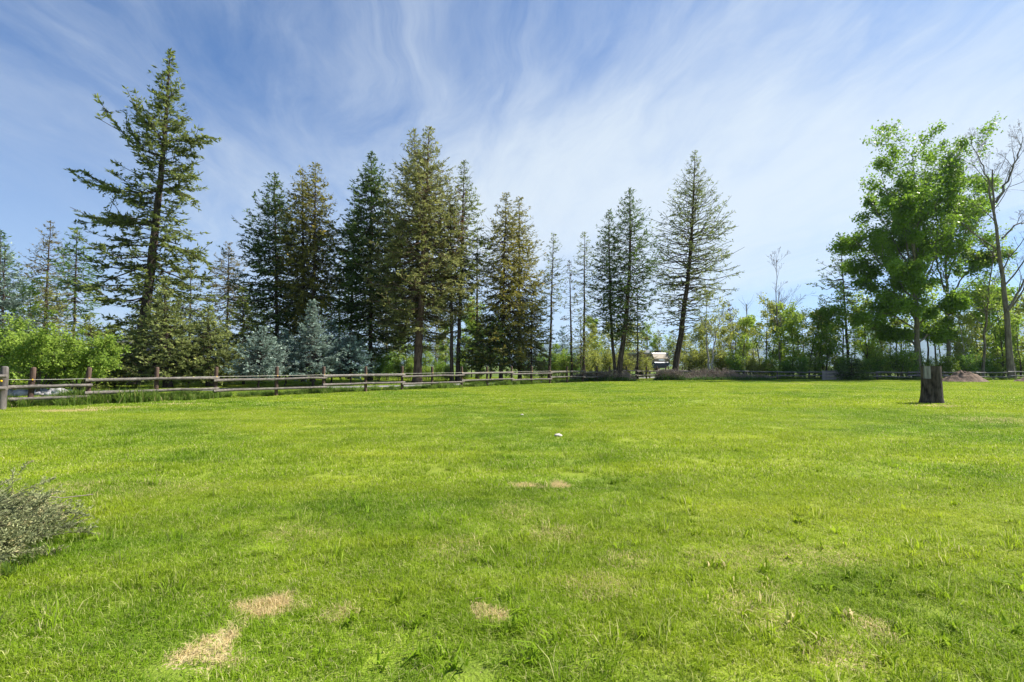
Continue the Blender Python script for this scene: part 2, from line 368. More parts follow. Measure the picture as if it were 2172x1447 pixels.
# ------------------------------------------------------------------ conifers
def conifer(name, label, cat, top, basex, Y, prof, mat, seed, bark='bark_fir', nb=260, dens=1.0, el=0.20, ew=0.055, inner=0.22,
            droop=0.10, upturn=0.10, ang=(0.75, -0.18), r0=None, bend=0.0, limbs=(), group=None, bare=0, twig=4.6, irr=0.28,
            base_py=None, dead=None, Ytop=0.0, whorl=0.62, sln=0.13, wide=1.40):
    """top: photo pixel of the tip; prof: [(row, half width in px)] from the tip down; Y: distance of the trunk."""
    r = np.random.default_rng(seed)
    tip = at(top[0], top[1], Y); H = tip[2]; bx = hx(basex, Y); tip = tip + np.array([0, Ytop, 0])
    root = empty(name, (bx, Y, 0)); tag(root, label, cat, group)
    org = np.array([bx, Y, 0.0])
    def axis(z):
        t = np.clip(np.asarray(z) / H, 0, 1)
        return np.stack([bx + (tip[0] - bx) * t + bend * np.sin(t * math.pi), Y + Ytop * t, t * H], -1)
    nseg = 26; zt = np.linspace(0, 1, nseg) ** 1.15 * H
    if r0 is None: r0 = 0.0095 * H
    P = axis(zt); P[1:-1, :2] += r.normal(size=(nseg - 2, 2)) * 0.02
    R = r0 * (1 - zt / H) ** 0.85 + 0.012; R *= 1 + 0.45 * np.exp(-zt / 0.45)
    P[0, 2] -= 0.15
    wood = [tubes((P - org)[None], R[None], 10)]
    zs = np.array([at(top[0], y, Y)[2] for y, _ in prof]); ws = np.array([wd * Y / F for _, wd in prof]) * math.cos(math.atan2(abs(bx), Y))
    zlo, zhi = zs.min(), zs.max(); o = np.argsort(zs); zs, ws = zs[o], ws[o]
    # whorled branches
    uu = (np.arange(nb) + r.random(nb) * 0.9) / nb; uu = uu ** 0.92
    z = zlo + (zhi - zlo) * uu
    nw = max(8, int((zhi - zlo) / whorl)); zq = (np.round(uu * nw) + 0.27 * r.normal(size=nb)) / nw      # branches stand in whorls
    z = zlo + (zhi - zlo) * np.clip(zq, 0, 1)
    rad = np.interp(z, zs, ws)
    L = rad * wide * np.clip(1.0 + r.normal(size=nb) * irr * 0.6 - np.abs(r.normal(size=nb)) * irr * 0.5, 0.25, 1.28) + 0.12
    az = np.arange(nb) * 2.39996 + r.normal(size=nb) * 0.35
    hfrac = (z - zlo) / max(zhi - zlo, 0.1)
    sl = ang[1] + (ang[0] - ang[1]) * hfrac ** 1.6 + r.normal(size=nb) * sln
    start = axis(z)
    # the foot of a rising or sinking branch is shifted so that its tip sits on the profile
    start = axis(np.clip(z - sl * L * 0.75, 0.3, H * 0.985))
    d = np.stack([np.cos(az) * np.cos(sl), np.sin(az) * np.cos(sl), np.sin(sl)], -1)
    n = 6; s = np.linspace(0, 1, n)
    bp = start[:, None] + d[:, None] * (L[:, None] * s)[:, :, None]
    bp[:, :, 2] += L[:, None] * (-droop * np.sin(s * math.pi)[None] + upturn * s[None] ** 3 - upturn * 0.4 * s[None])
    bp[:, 1:, :] += r.normal(size=(nb, n - 1, 3)) * (0.035 * L)[:, None, None]
    if len(limbs):
        ex, exL = [], []
        for ay, (tx, ty), dy, sag in limbs:
            a0 = axis(at(top[0], ay, Y)[2]); b0 = at(tx, ty, Y + dy)
            q = a0[None] + (b0 - a0)[None] * s[:, None]; q[:, 2] += -sag * np.sin(s * math.pi) * np.linalg.norm(b0 - a0)
            for k in range(3):
                qq = q.copy(); qq[1:] += r.normal(size=(n - 1, 3)) * 0.10 * s[1:, None] * np.linalg.norm(b0 - a0) * (0.25 + 0.55 * k)
                if k: qq = q[:1] + (qq - q[:1]) * r.uniform(0.72, 0.92)
                ex.append(qq); exL.append(np.linalg.norm(b0 - a0) * (1 if k == 0 else 0.8))
        bp = np.concatenate([bp, np.array(ex)]); L = np.concatenate([L, exL]); hfrac = np.concatenate([hfrac, np.full(len(ex), 0.3)])
    nbt = len(bp)
    rb = np.clip(0.011 * L + 0.006, 0.008, 0.09)
    wood.append(tubes(bp - org, rb[:, None] * (1 - 0.8 * s)[None], 4))
    if bare:                                               # dead bare branches below the crown
        zb = r.uniform(zlo * 0.25, zlo * 1.0 + 0.8, bare); ab = r.random(bare) * 6.283; Lb = r.uniform(0.5, 1.0, bare) * np.interp(zlo, zs, ws) * 0.9
        db = np.stack([np.cos(ab), np.sin(ab), r.normal(size=bare) * 0.15 + 0.05], -1)
        q = paths(axis(zb), db, Lb, 7, r, 0.10, -0.07)
        wood.append(tubes(q - org, (0.018 * np.ones(bare))[:, None] * np.linspace(1, 0.25, 7)[None], 3))
        b = np.repeat(np.arange(bare), 5); st, T = along(q, b, r.uniform(0.25, 0.95, len(b)))
        q2 = paths(st, T + r.normal(size=T.shape) * 0.6, r.uniform(0.2, 0.6, len(b)), 4, r, 0.12, -0.05)
        wood.append(tubes(q2 - org, np.full((len(b), 4), 0.006), 3))
    # twigs
    cnt = np.maximum(2, np.round(L * twig * (1 - inner) * dens ** 0.5)).astype(int)
    b = np.repeat(np.arange(nbt), cnt); m_ = len(b)
    sv = inner + (1 - inner) * r.random(m_) ** 0.85
    near_top = hfrac[b] > 0.8; sv = np.where(near_top, r.random(m_), sv)
    p, T = along(bp, b, sv)
    up = np.array([0, 0, 1.0]); side = nrm(np.cross(T, up)) * np.where(r.random(m_) < 0.5, -1, 1)[:, None]
    fw = r.uniform(0.35, 0.95, m_)[:, None]
    td = nrm(T * fw + side * 0.8 + r.normal(size=(m_, 3)) * np.array([0.25, 0.25, 0.14]) + np.array([0, 0, -0.08]))
    tl = np.clip(L[b] * (1.05 - sv) * 0.42, 0.12, 1.0) * r.uniform(0.6, 1.3, m_)
    # needles sprays along twigs and along the branch ends
    ec = np.maximum(3, np.round(tl * 16.5 * dens)).astype(int)
    tb = np.repeat(np.arange(m_), ec); ne = len(tb); q = r.random(ne)
    ep = p[tb] + td[tb] * (tl[tb] * q)[:, None] + r.normal(size=(ne, 3)) * np.array([0.04, 0.04, 0.022])
    ep[:, 2] -= 0.12 * tl[tb] * q ** 2
    ed = nrm(td[tb] + r.normal(size=(ne, 3)) * np.array([0.55, 0.55, 0.30]))
    el_ = el * 1.15 * r.uniform(0.55, 1.35, ne); ew_ = ew * 1.45 * r.uniform(0.6, 1.5, ne)
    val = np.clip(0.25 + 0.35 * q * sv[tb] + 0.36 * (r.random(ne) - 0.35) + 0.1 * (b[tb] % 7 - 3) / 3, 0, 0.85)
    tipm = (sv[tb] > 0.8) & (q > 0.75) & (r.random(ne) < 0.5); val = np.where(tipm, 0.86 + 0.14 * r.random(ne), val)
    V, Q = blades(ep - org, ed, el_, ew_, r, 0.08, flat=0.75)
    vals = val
    # leader
    obj('trunk', mesh(name + '_trunk', *join(wood), M[bark], True), root)
    if dead is not None:                                   # part of the crown has died and turned rust red
        (y0, y1, sgn, frac) = dead
        za, zc = at(top[0], y1, Y)[2], at(top[0], y0, Y)[2]
        k = (ep[:, 2] > za) & (ep[:, 2] < zc) & ((b[tb] * 7919 % 100) / 100 < frac) & ((ep[:, 0] - bx) * sgn > -0.6)
        idx = np.where(k)[0]; keep = np.where(~k)[0]
        V4 = V.reshape(-1, 4, 3)
        obj('dead_foliage', mesh(name + '_dead', V4[idx].reshape(-1, 3), np.arange(4 * len(idx)).reshape(-1, 4), M['dead_red'], False, vals[idx]), root)
        V, Q, vals = V4[keep].reshape(-1, 3), np.arange(4 * len(keep)).reshape(-1, 4), vals[keep]
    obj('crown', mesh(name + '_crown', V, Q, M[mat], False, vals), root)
    return root

TALL = 'conifer'
# --- the big leaning fir on the left
conifer('douglas_fir', 'tallest fir, far left, with long ragged side limbs and dark leaning trunk', TALL, (362, 104), 288, 36,
        [(104, 3), (140, 16), (190, 34), (240, 50), (300, 50), (350, 56), (400, 62), (450, 56), (490, 70), (540, 92), (600, 105), (660, 100), (720, 80), (740, 50)],
        'fir_mid', 11, nb=300, dens=1.15, el=0.27, ew=0.075, inner=0.30, r0=0.40, irr=0.55, ang=(0.9, -0.12), bend=0.3,
        limbs=[(330, (208, 203), -1.5, 0.22), (300, (272, 190), 0.5, 0.15), (405, (146, 368), -1.0, 0.10), (470, (153, 440), 0.5, 0.06), (480, (165, 470), -1.5, -0.04),
               (300, (466, 290), -0.5, 0.02), (310, (430, 335), 0.5, -0.06), (385, (425, 375), -1, -0.05), (405, (424, 440), 0.0, -0.16), (520, (442, 560), -1.0, -0.08), (520, (400, 540), 1.0, -0.05),
               (360, (285, 320), -2.0, 0.05), (430, (255, 420), -2.0, 0.08), (520, (215, 520), -2.0, 0.02)], twig=5.2)
# --- far left group
conifer('larch', 'bright green larch cut by the left edge of the picture', 'larch', (2, 488), -4, 40, [(488, 2), (540, 32), (600, 48), (680, 55), (740, 45)], 'larch', 12, nb=170, dens=0.9, el=0.22, ew=0.06)
conifer('fir_tree', 'brownish open fir with pointed top behind the blue spruce at far left', TALL, (108, 467), 88, 46, [(467, 2), (500, 22), (560, 48), (620, 58), (680, 50), (700, 30)], 'fir_brown', 13, nb=150, dens=0.8, inner=0.3)
conifer('larch', 'soft green larch with bare lower trunk left of the tallest fir', 'larch', (163, 484), 156, 41, [(484, 2), (520, 28), (580, 48), (640, 44), (690, 34), (700, 15)], 'larch', 14, nb=150, dens=0.85, el=0.22, ew=0.06, bare=10)
conifer('blue_spruce', 'pale blue spruce rising behind lime shrubs at the left edge', 'spruce', (10, 520), 5, 31, [(520, 4), (580, 45), (640, 70), (700, 85), (760, 90), (790, 60)], 'spruce_blue', 15, nb=170, dens=1.5, el=0.16, ew=0.055, whorl=0.74, sln=0.045, wide=1.14, upturn=0.24)
conifer('spruce', 'dark olive conifer low behind the pale blue spruce', 'spruce', (100, 590), 100, 38, [(590, 4), (640, 35), (700, 55), (760, 55)], 'fir_olive', 16, nb=120, dens=1.2)
conifer('young_spruce', 'golden-tipped young spruce between lime shrubs and green spruces', 'spruce', (190, 668), 205, 29, [(668, 3), (700, 24), (740, 45), (790, 62), (815, 50)], 'spruce_lime', 17, nb=150, dens=1.7, el=0.14, ew=0.05, base_py=None)
conifer('young_spruce', 'low yellow-green spruce left of the large dark green spruce', 'spruce', (238, 690), 246, 30.5, [(690, 3), (730, 30), (770, 52), (812, 60)], 'spruce_lime', 18, nb=140, dens=1.6, el=0.14, ew=0.05)
# --- green and blue spruces behind the fence
conifer('green_spruce', 'large broad green spruce with wide skirts beside the tallest fir trunk', 'spruce', (348, 596), 357, 31, [(596, 3), (640, 32), (690, 58), (740, 82), (780, 92), (796, 78)], 'spruce_green', 21, nb=240, dens=1.9, el=0.15, ew=0.055, droop=0.14, upturn=0.26, r0=0.22, whorl=0.74, sln=0.045, wide=1.14)
conifer('green_spruce', 'second broad green spruce, left neighbour of the small pale blue spruce', 'spruce', (440, 650), 447, 32.5, [(650, 3), (690, 36), (740, 62), (780, 76), (796, 66)], 'spruce_green', 22, nb=210, dens=1.9, el=0.15, ew=0.055, droop=0.14, upturn=0.26, r0=0.19, whorl=0.74, sln=0.045, wide=1.14)
conifer('green_spruce', 'small bluish green spruce top peeking between the two broad green spruces', 'spruce', (402, 640), 402, 37, [(640, 3), (690, 30), (740, 50), (790, 58)], 'spruce_teal', 23, nb=130, dens=1.3, el=0.16, whorl=0.74, sln=0.045, wide=1.14, upturn=0.24)
conifer('young_spruce', 'light green narrow spruce in front of the dark fir trunk', 'spruce', (515, 612), 517, 36, [(612, 3), (660, 26), (710, 46), (770, 56), (800, 46)], 'spruce_lime', 24, nb=170, dens=1.5, el=0.16, ew=0.055)
conifer('blue_spruce', 'small pale silver-blue spruce leftmost in the row behind the rails', 'spruce', (560, 695), 549, 30.5, [(695, 4), (725, 34), (760, 56), (785, 64), (795, 52)], 'spruce_blue', 25, nb=170, dens=2.0, el=0.13, ew=0.05, upturn=0.26, whorl=0.74, sln=0.045, wide=1.14)
conifer('blue_spruce', 'dark teal spruce between the two palest blue spruces', 'spruce', (603, 698), 607, 33.5, [(698, 3), (740, 30), (780, 48), (796, 50)], 'spruce_teal', 26, nb=150, dens=1.7, el=0.14, ew=0.05, whorl=0.74, sln=0.045, wide=1.14, upturn=0.24)
conifer('blue_spruce', 'tallest silver-blue spruce in the row behind the fence', 'spruce', (664, 640), 664, 34, [(640, 3), (680, 20), (720, 40), (760, 58), (784, 66), (796, 55)], 'spruce_blue', 27, nb=210, dens=1.8, el=0.15, ew=0.052, upturn=0.26, whorl=0.74, sln=0.045, wide=1.14)
conifer('blue_spruce', 'dark bluish spruce directly right of the tallest silver-blue spruce', 'spruce', (703, 684), 704, 37, [(684, 3), (720, 26), (770, 44), (795, 46)], 'spruce_teal', 28, nb=150, dens=1.6, el=0.15, whorl=0.74, sln=0.045, wide=1.14, upturn=0.24)
conifer('blue_spruce', 'rounded blue spruce rightmost of the blue row', 'spruce', (742, 706), 745, 35.5, [(706, 8), (730, 28), (760, 40), (784, 46), (796, 38)], 'spruce_teal', 29, nb=170, dens=1.8, el=0.15, ew=0.055, whorl=0.74, sln=0.045, wide=1.14, upturn=0.24)
# --- tall trees of the middle
conifer('fir_tree', 'thin sparse conifer standing behind the broad green spruces', TALL, (405, 545), 404, 50, [(545, 2), (580, 14), (630, 24), (680, 22)], 'fir_brown', 31, nb=80, dens=0.7, inner=0.2, bare=6)
conifer('fir_tree', 'short olive fir with open crown between tallest fir and dark firs', TALL, (486, 515), 480, 47, [(515, 3), (550, 24), (600, 42), (650, 46), (690, 34)], 'fir_brown', 32, nb=150, dens=0.9, inner=0.25, bare=8)
conifer('fir_tree', 'dark broad fir left of the cone-laden twin spruces', TALL, (582, 365), 590, 44, [(365, 3), (400, 22), (450, 42), (500, 58), (560, 70), (620, 76), (680, 66), (740, 50)], 'fir_dark', 33, nb=300, dens=1.01, el=0.24, ew=0.065, inner=0.22)
conifer('spruce', 'left of the two rusty-topped cone-laden spruces', 'spruce', (642, 354), 645, 43, [(354, 3), (380, 16), (430, 34), (500, 46), (580, 50), (660, 46), (740, 36)], 'spruce_gold', 34, nb=270, dens=1.03, el=0.22, ew=0.065, inner=0.24, droop=0.18, upturn=0.2, ang=(0.4, -0.4))
conifer('spruce', 'right of the two rusty-topped cone-laden spruces, slightly taller', 'spruce', (669, 344), 664, 42, [(344, 3), (380, 17), (430, 30), (480, 38), (560, 46), (640, 44), (690, 34)], 'spruce_gold', 35, nb=270, dens=1.03, el=0.22, ew=0.065, inner=0.24, droop=0.18, upturn=0.2, ang=(0.4, -0.4))
conifer('fir_tree', 'dense dark green fir left of the twin-topped olive fir', TALL, (788, 324), 786, 45, [(324, 3), (360, 24), (410, 42), (470, 62), (540, 76), (620, 80), (700, 68), (760, 50)], 'fir_dark', 36, nb=330, dens=1.06, el=0.25, ew=0.07, inner=0.22)
conifer('fir_tree', 'dark thin-trunked fir filling the gap behind the dense dark fir', TALL, (752, 430), 742, 49, [(430, 3), (480, 25), (560, 42), (640, 48), (720, 36)], 'fir_dark', 37, nb=200, dens=0.88, bare=8)
conifer('douglas_fir', 'left stem of the twin-topped olive fir at centre', TALL, (877, 271), 882, 43.5, [(271, 2), (300, 16), (350, 34), (400, 52), (480, 74), (560, 84), (640, 84), (700, 70), (745, 40)], 'fir_olive', 38, nb=360, dens=0.95, el=0.24, ew=0.06, inner=0.26, bend=0.3)
conifer('douglas_fir', 'right and tallest stem of the twin-topped olive fir, with thick leaning lower trunk', TALL, (911, 267), 885, 40, [(267, 2), (300, 18), (350, 40), (400, 50), (470, 62), (560, 76), (640, 84), (700, 64)], 'fir_olive', 39, 'bark_red', nb=360, dens=0.9, el=0.23, ew=0.058, inner=0.30, r0=0.34, bare=14)
conifer('douglas_fir', 'slender fir with rust-red dead patch right of the twin-topped fir', TALL, (985, 340), 971, 42, [(340, 2), (370, 14), (430, 30), (500, 46), (560, 48), (620, 36), (660, 24)], 'fir_mid', 40, nb=210, dens=0.9, el=0.23, inner=0.2, bare=22, dead=(400, 560, -1, 0.55))
conifer('fir_tree', 'dark bare-stemmed fir close beside the rust-patched fir', TALL, (955, 398), 959, 41, [(398, 2), (440, 20), (520, 36), (600, 42), (680, 36)], 'fir_olive', 41, nb=170, dens=0.9, inner=0.25, bare=18)
conifer('fir_tree', 'thin half-bare conifer pole behind the rust-patched fir', TALL, (1012, 470), 1012, 52, [(470, 2), (520, 12), (600, 16), (680, 12)], 'fir_brown', 42, nb=60, dens=0.5, bare=30)
conifer('spruce', 'left of two olive spruces with dark low skirts at centre', 'spruce', (1074, 408), 1062, 43, [(408, 3), (440, 18), (500, 36), (580, 48), (650, 54), (720, 62), (775, 72)], 'spruce_gold', 43, nb=290, dens=0.95, el=0.22, ew=0.06, inner=0.24, droop=0.16, upturn=0.16, ang=(0.5, -0.4))
conifer('spruce', 'right of two olive spruces with dark low skirts at centre', 'spruce', (1101, 418), 1102, 45, [(418, 3), (450, 16), (520, 36), (590, 48), (660, 50), (730, 46), (775, 44)], 'spruce_gold', 44, nb=270, dens=0.90, el=0.22, ew=0.06, inner=0.24, droop=0.16, upturn=0.16, ang=(0.5, -0.4))
conifer('spruce', 'low dark spreading spruce under the two olive spruces', 'spruce', (1040, 655), 1040, 42, [(655, 6), (700, 40), (740, 52), (785, 58)], 'fir_dark', 45, nb=120, dens=1.14, ang=(0.3, -0.3))
conifer('spruce', 'short drooping olive spruce right of the low dark spruce', 'spruce', (1128, 600), 1127, 44, [(600, 3), (660, 28), (720, 40), (785, 40)], 'fir_olive', 46, nb=130, dens=1.1, ang=(0.3, -0.4))
conifer('fir_tree', 'slender fir with high small crown right of the olive spruces', TALL, (1174, 494), 1165, 49, [(494, 2), (530, 14), (580, 24), (630, 26), (660, 14)], 'fir_mid', 47, nb=100, dens=0.7, el=0.2, bare=26)
conifer('dead_conifer', 'nearly dead thin conifer with rust-brown lower twigs', TALL, (1208, 552), 1213, 52, [(552, 1), (600, 10), (650, 16), (700, 20), (730, 14)], 'dead_brown', 48, nb=60, dens=0.45, bare=26, r0=0.13)
conifer('fir_tree', 'slim fir with long bare lower branches left of the leaning fir pair', TALL, (1240, 491), 1238, 52, [(491, 2), (530, 18), (570, 26), (620, 22), (680, 18)], 'fir_mid', 49, nb=110, dens=0.65, el=0.2, bare=30)
conifer('fir_tree', 'left fir of the pair whose trunks cross near the lawn edge', TALL, (1292, 446), 1305, 46.2, [(446, 2), (480, 18), (540, 32), (620, 40), (680, 36), (715, 24)], 'fir_dark', 50, nb=210, dens=0.75, el=0.23, inner=0.2, bend=-0.2)
conifer('fir_tree', 'right fir of the pair, trunk leaning right from the lawn edge', TALL, (1336, 399), 1310, 44.3, [(399, 2), (430, 22), (490, 38), (560, 50), (620, 54), (680, 42), (725, 26)], 'fir_dark', 51, nb=250, dens=0.79, el=0.24, inner=0.22, bend=0.45, bare=10, r0=0.26)
conifer('fir_tree', 'short half-dead spruce behind the leaning fir pair', TALL, (1352, 600), 1352, 50, [(600, 2), (650, 18), (720, 26), (780, 22)], 'fir_brown', 52, nb=90, dens=0.8)
conifer('young_spruce', 'small olive young conifer behind fence left of the leaning fir pair', 'spruce', (1232, 672), 1232, 51, [(672, 2), (710, 14), (770, 24)], 'spruce_lime', 53, nb=90, dens=1.0)
conifer('douglas_fir', 'tall airy fir with see-through crown leaning left over the camper', TALL, (1474, 319), 1428, 48.5, [(319, 2), (350, 18), (390, 36), (440, 56), (500, 74), (560, 76), (610, 68), (650, 56), (690, 46), (715, 20)], 'fir_mid', 54, nb=320, dens=0.72, el=0.20, ew=0.05, inner=0.32, r0=0.30, bare=16, droop=0.02, upturn=0.10, ang=(0.9, -0.05), irr=0.25, bend=0.5)
conifer('dead_conifer', 'rusty brown dead spruce standing beyond the right end of the weeds', 'spruce', (1548, 646), 1548, 64, [(646, 1), (680, 14), (720, 26), (750, 28)], 'dead_brown', 55, nb=120, dens=0.55, el=0.22, inner=0.2)
conifer('pine_tree', 'dark open-crowned pine left of the big cottonwood', 'pine', (1782, 504), 1801, 56, [(504, 6), (530, 24), (570, 40), (610, 48), (650, 44), (680, 24)], 'fir_dark', 56, nb=120, dens=0.75, el=0.26, ew=0.07, inner=0.4, ang=(0.7, 0.1), irr=0.5, bare=10)
conifer('young_spruce', 'small dark spruce in front of the back fence beside the board panel', 'spruce', (1806, 760), 1806, 46.5, [(760, 4), (780, 24), (798, 36), (806, 30)], 'fir_dark', 57, nb=90, dens=1.23, el=0.18)
# --- small conifers far behind
FARC = [(1193, 694, 1195, 70, 26, 'spruce_teal'), (1398, 702, 1398, 82, 22, 'fir_olive'), (1428, 700, 1430, 84, 24, 'fir_olive'), (1452, 690, 1452, 80, 24, 'fir_olive'),
        (845, 660, 846, 66, 20, 'fir_olive'), (925, 665, 925, 72, 18, 'fir_brown'), (935, 640, 936, 70, 12, 'fir_brown'), (1020, 640, 1020, 70, 18, 'fir_mid'), (1262, 690, 1262, 76, 22, 'fir_olive'),
        (60, 640, 60, 60, 40, 'fir_mid'), (300, 640, 300, 62, 40, 'fir_mid'), (640, 600, 640, 60, 45, 'fir_dark'), (720, 560, 720, 58, 40, 'fir_dark'), (560, 620, 560, 60, 40, 'fir_dark'), (820, 560, 820, 60, 36, 'fir_olive')]
for k, (tx, ty, bx_, Y_, hw, mt) in enumerate(FARC):
    conifer('fir_tree', 'distant small conifer among the background woods', TALL, (tx, ty), bx_, Y_, [(ty, 2), (ty + 30, hw * 0.5), (ty + 70, hw), (772, hw * 0.9)], mt, 100 + k, nb=90, dens=0.7, el=0.26, ew=0.08, group='small conifers in the background woods')


# ------------------------------------------------------------------ broadleaved trees
def grow(stems, rad, levels, r):
    """stems (B,n,3); levels: dicts count, t0, ang, len, n, wob, up, rr -> list of (paths, radii) and last level paths"""
    out = [(stems, rad)]; P, R = stems, rad
    for lv in levels:
        B = P.shape[0]; plen = np.linalg.norm(np.diff(P, axis=1), axis=2).sum(1)
        b = np.repeat(np.arange(B), lv['count']); m_ = len(b)
        t = lv['t0'] + (lv.get('t1', 1.0) - lv['t0']) * r.random(m_)
        st, T = along(P, b, t)
        perp = nrm(np.cross(T, r.normal(size=(m_, 3)))); a = lv['ang'] * r.uniform(0.65, 1.35, m_)
        d = T * np.cos(a)[:, None] + perp * np.sin(a)[:, None]
        if 'flat' in lv: d[:, 2] *= lv['flat']
        L = plen[b] * lv['len'] * (1.15 - lv.get('taper', 0.7) * t) * r.uniform(0.6, 1.25, m_)
        n = lv.get('n', 5); q = paths(st, d, L, n, r, lv.get('wob', 0.1), lv.get('up', 0.05))
        fr = np.clip(t * (P.shape[1] - 1), 0, P.shape[1] - 1).astype(int)
        r1 = R[b, fr] * lv.get('rr', 0.5); q_r = r1[:, None] * np.linspace(1, 0.3, n)[None]
        q_r = np.maximum(q_r, lv.get('rmin', 0.006))
        out.append((q, q_r)); P, R = q, q_r
    return out
def leaves_on(P, per, size, r, org, spread=0.12, wid=0.75, droop=0.3, t0=0.15):
    b = np.repeat(np.arange(len(P)), per); n = len(b)
    p, T = along(P, b, t0 + (1 - t0) * r.random(n))
    p = p + r.normal(size=(n, 3)) * spread
    d = r.normal(size=(n, 3)) * 0.8 + T * 0.5; d[:, 2] -= droop
    L = size * r.uniform(0.55, 1.35, n)
    V, Q = blades(p - org, d, L, L * wid, r, 0.10, 0.42)
    return V, Q, np.clip(r.random(n) * 0.85 + 0.15 * (b % 5) / 5, 0, 1)
def tree(name, label, cat, stems, radii, levels, seed, bark, leaf=None, per=10, size=0.13, org=None, group=None, spread=0.15, sides=(9, 6, 4, 3), droop=0.3, leaf_levels=(-1,)):
    r = np.random.default_rng(seed)
    stems = np.asarray(stems, float); n = stems.shape[1]
    radii = np.asarray(radii, float)
    org = np.array([stems[0, 0, 0], stems[0, 0, 1], 0.0]) if org is None else org
    g = grow(stems, radii, levels, r)
    root = empty(name, org); tag(root, label, cat, group)
    wood = [tubes(p - org, rr, sides[min(i, 3)]) for i, (p, rr) in enumerate(g)]
    obj('trunk', mesh(name + '_trunk', *join(wood), M[bark], True), root)
    if leaf:
        parts, vals = [], []
        for li in leaf_levels:
            V, Q, v_ = leaves_on(g[li][0], per if li == -1 else per * 2, size, r, org, spread, droop=droop); parts.append((V, Q)); vals.append(v_)
        V, Q = join(parts)
        obj('crown', mesh(name + '_crown', V, Q, M[leaf], False, np.concatenate(vals)), root)
    return root
def stem(pix, Y, n=14, jit=0.05, seed=0, z0=True):
    """pix: list of photo points from the ground up, all at distance Y -> smooth path"""
    pts = np.array([at(px, py, Y + (dy[0] if dy else 0)) for px, py, *dy in pix]);
    if z0: pts[0, 2] = -0.1
    t = np.linspace(0, 1, len(pts)); s = np.linspace(0, 1, n)
    q = np.stack([np.interp(s, t, pts[:, k]) for k in range(3)], 1)
    for _ in range(2): q[1:-1] = 0.25 * q[:-2] + 0.5 * q[1:-1] + 0.25 * q[2:]
    q[1:-1] += np.random.default_rng(seed).normal(size=(n - 2, 3)) * jit
    return q
def taper(r0, r1, n=14, flare=0.35):
    t = np.linspace(0, 1, n); R = r0 + (r1 - r0) * t ** 0.9; R[0] *= 1 + flare; R[1] *= 1 + flare * 0.25
    return R

# big cottonwood: one trunk with steep spreading limbs, and a second trunk to its right
cw = [{'count': 11, 't0': 0.22, 'ang': 0.72, 'len': 0.34, 'n': 6, 'wob': 0.08, 'up': 0.05, 'rr': 0.42, 'taper': 0.55},
      {'count': 7, 't0': 0.15, 'ang': 0.8, 'len': 0.46, 'n': 5, 'wob': 0.10, 'up': 0.03, 'rr': 0.5, 'taper': 0.6},
      {'count': 5, 't0': 0.15, 'ang': 0.85, 'len': 0.6, 'n': 4, 'wob': 0.15, 'up': 0.02, 'rr': 0.5, 'rmin': 0.006}]
def limbed(trunk, limbs, Y, r0, sd):
    st, ra = [stem(trunk, Y, seed=sd)], [taper(r0, 0.035)]
    for k, (pts, dy) in enumerate(limbs):
        p0 = pts[0]; q = [(*p0, 0.0)] + [(*p, dy * (i + 1) / (len(pts) - 1)) for i, p in enumerate(pts[1:])]
        st.append(stem(q, Y, seed=sd + 20 + k, z0=False, jit=0.06)); ra.append(taper(0.10, 0.02, flare=0))
    return st, ra
st, ra = limbed([(1948, 806), (1947, 720), (1944, 640), (1940, 560), (1936, 470), (1937, 400), (1936, 330)],
                [([(1947, 700), (1890, 668), (1826, 655)], -2.5), ([(1945, 668), (1880, 610), (1815, 570)], 2.0), ([(1944, 640), (1872, 560), (1800, 498)], -1.0), ([(1942, 600), (1890, 500), (1838, 415)], 2.5),
                 ([(1940, 575), (1900, 450), (1868, 372)], -2.5), ([(1946, 640), (1985, 540), (1992, 350)], -1.5), ([(1947, 690), (1990, 650), (2040, 640)], -3.0), ([(1941, 590), (1950, 470), (1965, 340)], 3.0), ([(1944, 650), (1930, 590), (1900, 560)], -4.0), ([(1947, 735), (1905, 708), (1858, 700)], 2.0), ([(1948, 728), (1980, 704), (2015, 698)], 2.5), ([(1946, 690), (1925, 650), (1890, 640)], 4.0), ([(1943, 620), (1915, 540), (1880, 520)], 4.0), ([(1940, 560), (1930, 480), (1905, 420)], -4.0)], 51, 0.28, 1)
tree('cottonwood', 'big bright green cottonwood with spreading crown right of the pine', 'tree', st, ra, cw, 201, 'bark_grey', 'cotton', 9, 0.23, spread=0.24, leaf_levels=(-1, -2))
st, ra = limbed([(2012, 806), (2010, 700), (2005, 600), (2008, 480), (2022, 345)],
                [([(2008, 640), (2055, 570), (2110, 530)], -2.0), ([(2006, 600), (2048, 490), (2088, 390)], 1.5), ([(2006, 560), (2030, 440), (2045, 335)], -1.5), ([(2010, 670), (2060, 640), (2118, 640)], 2.0), ([(2006, 620), (1980, 540), (1965, 460)], 2.0)], 53, 0.21, 4)
tree('cottonwood', 'second cottonwood trunk with leafy top merging into the big cottonwood', 'tree', st, ra, cw, 202, 'bark_grey', 'cotton', 9, 0.23, spread=0.24, leaf_levels=(-1, -2))
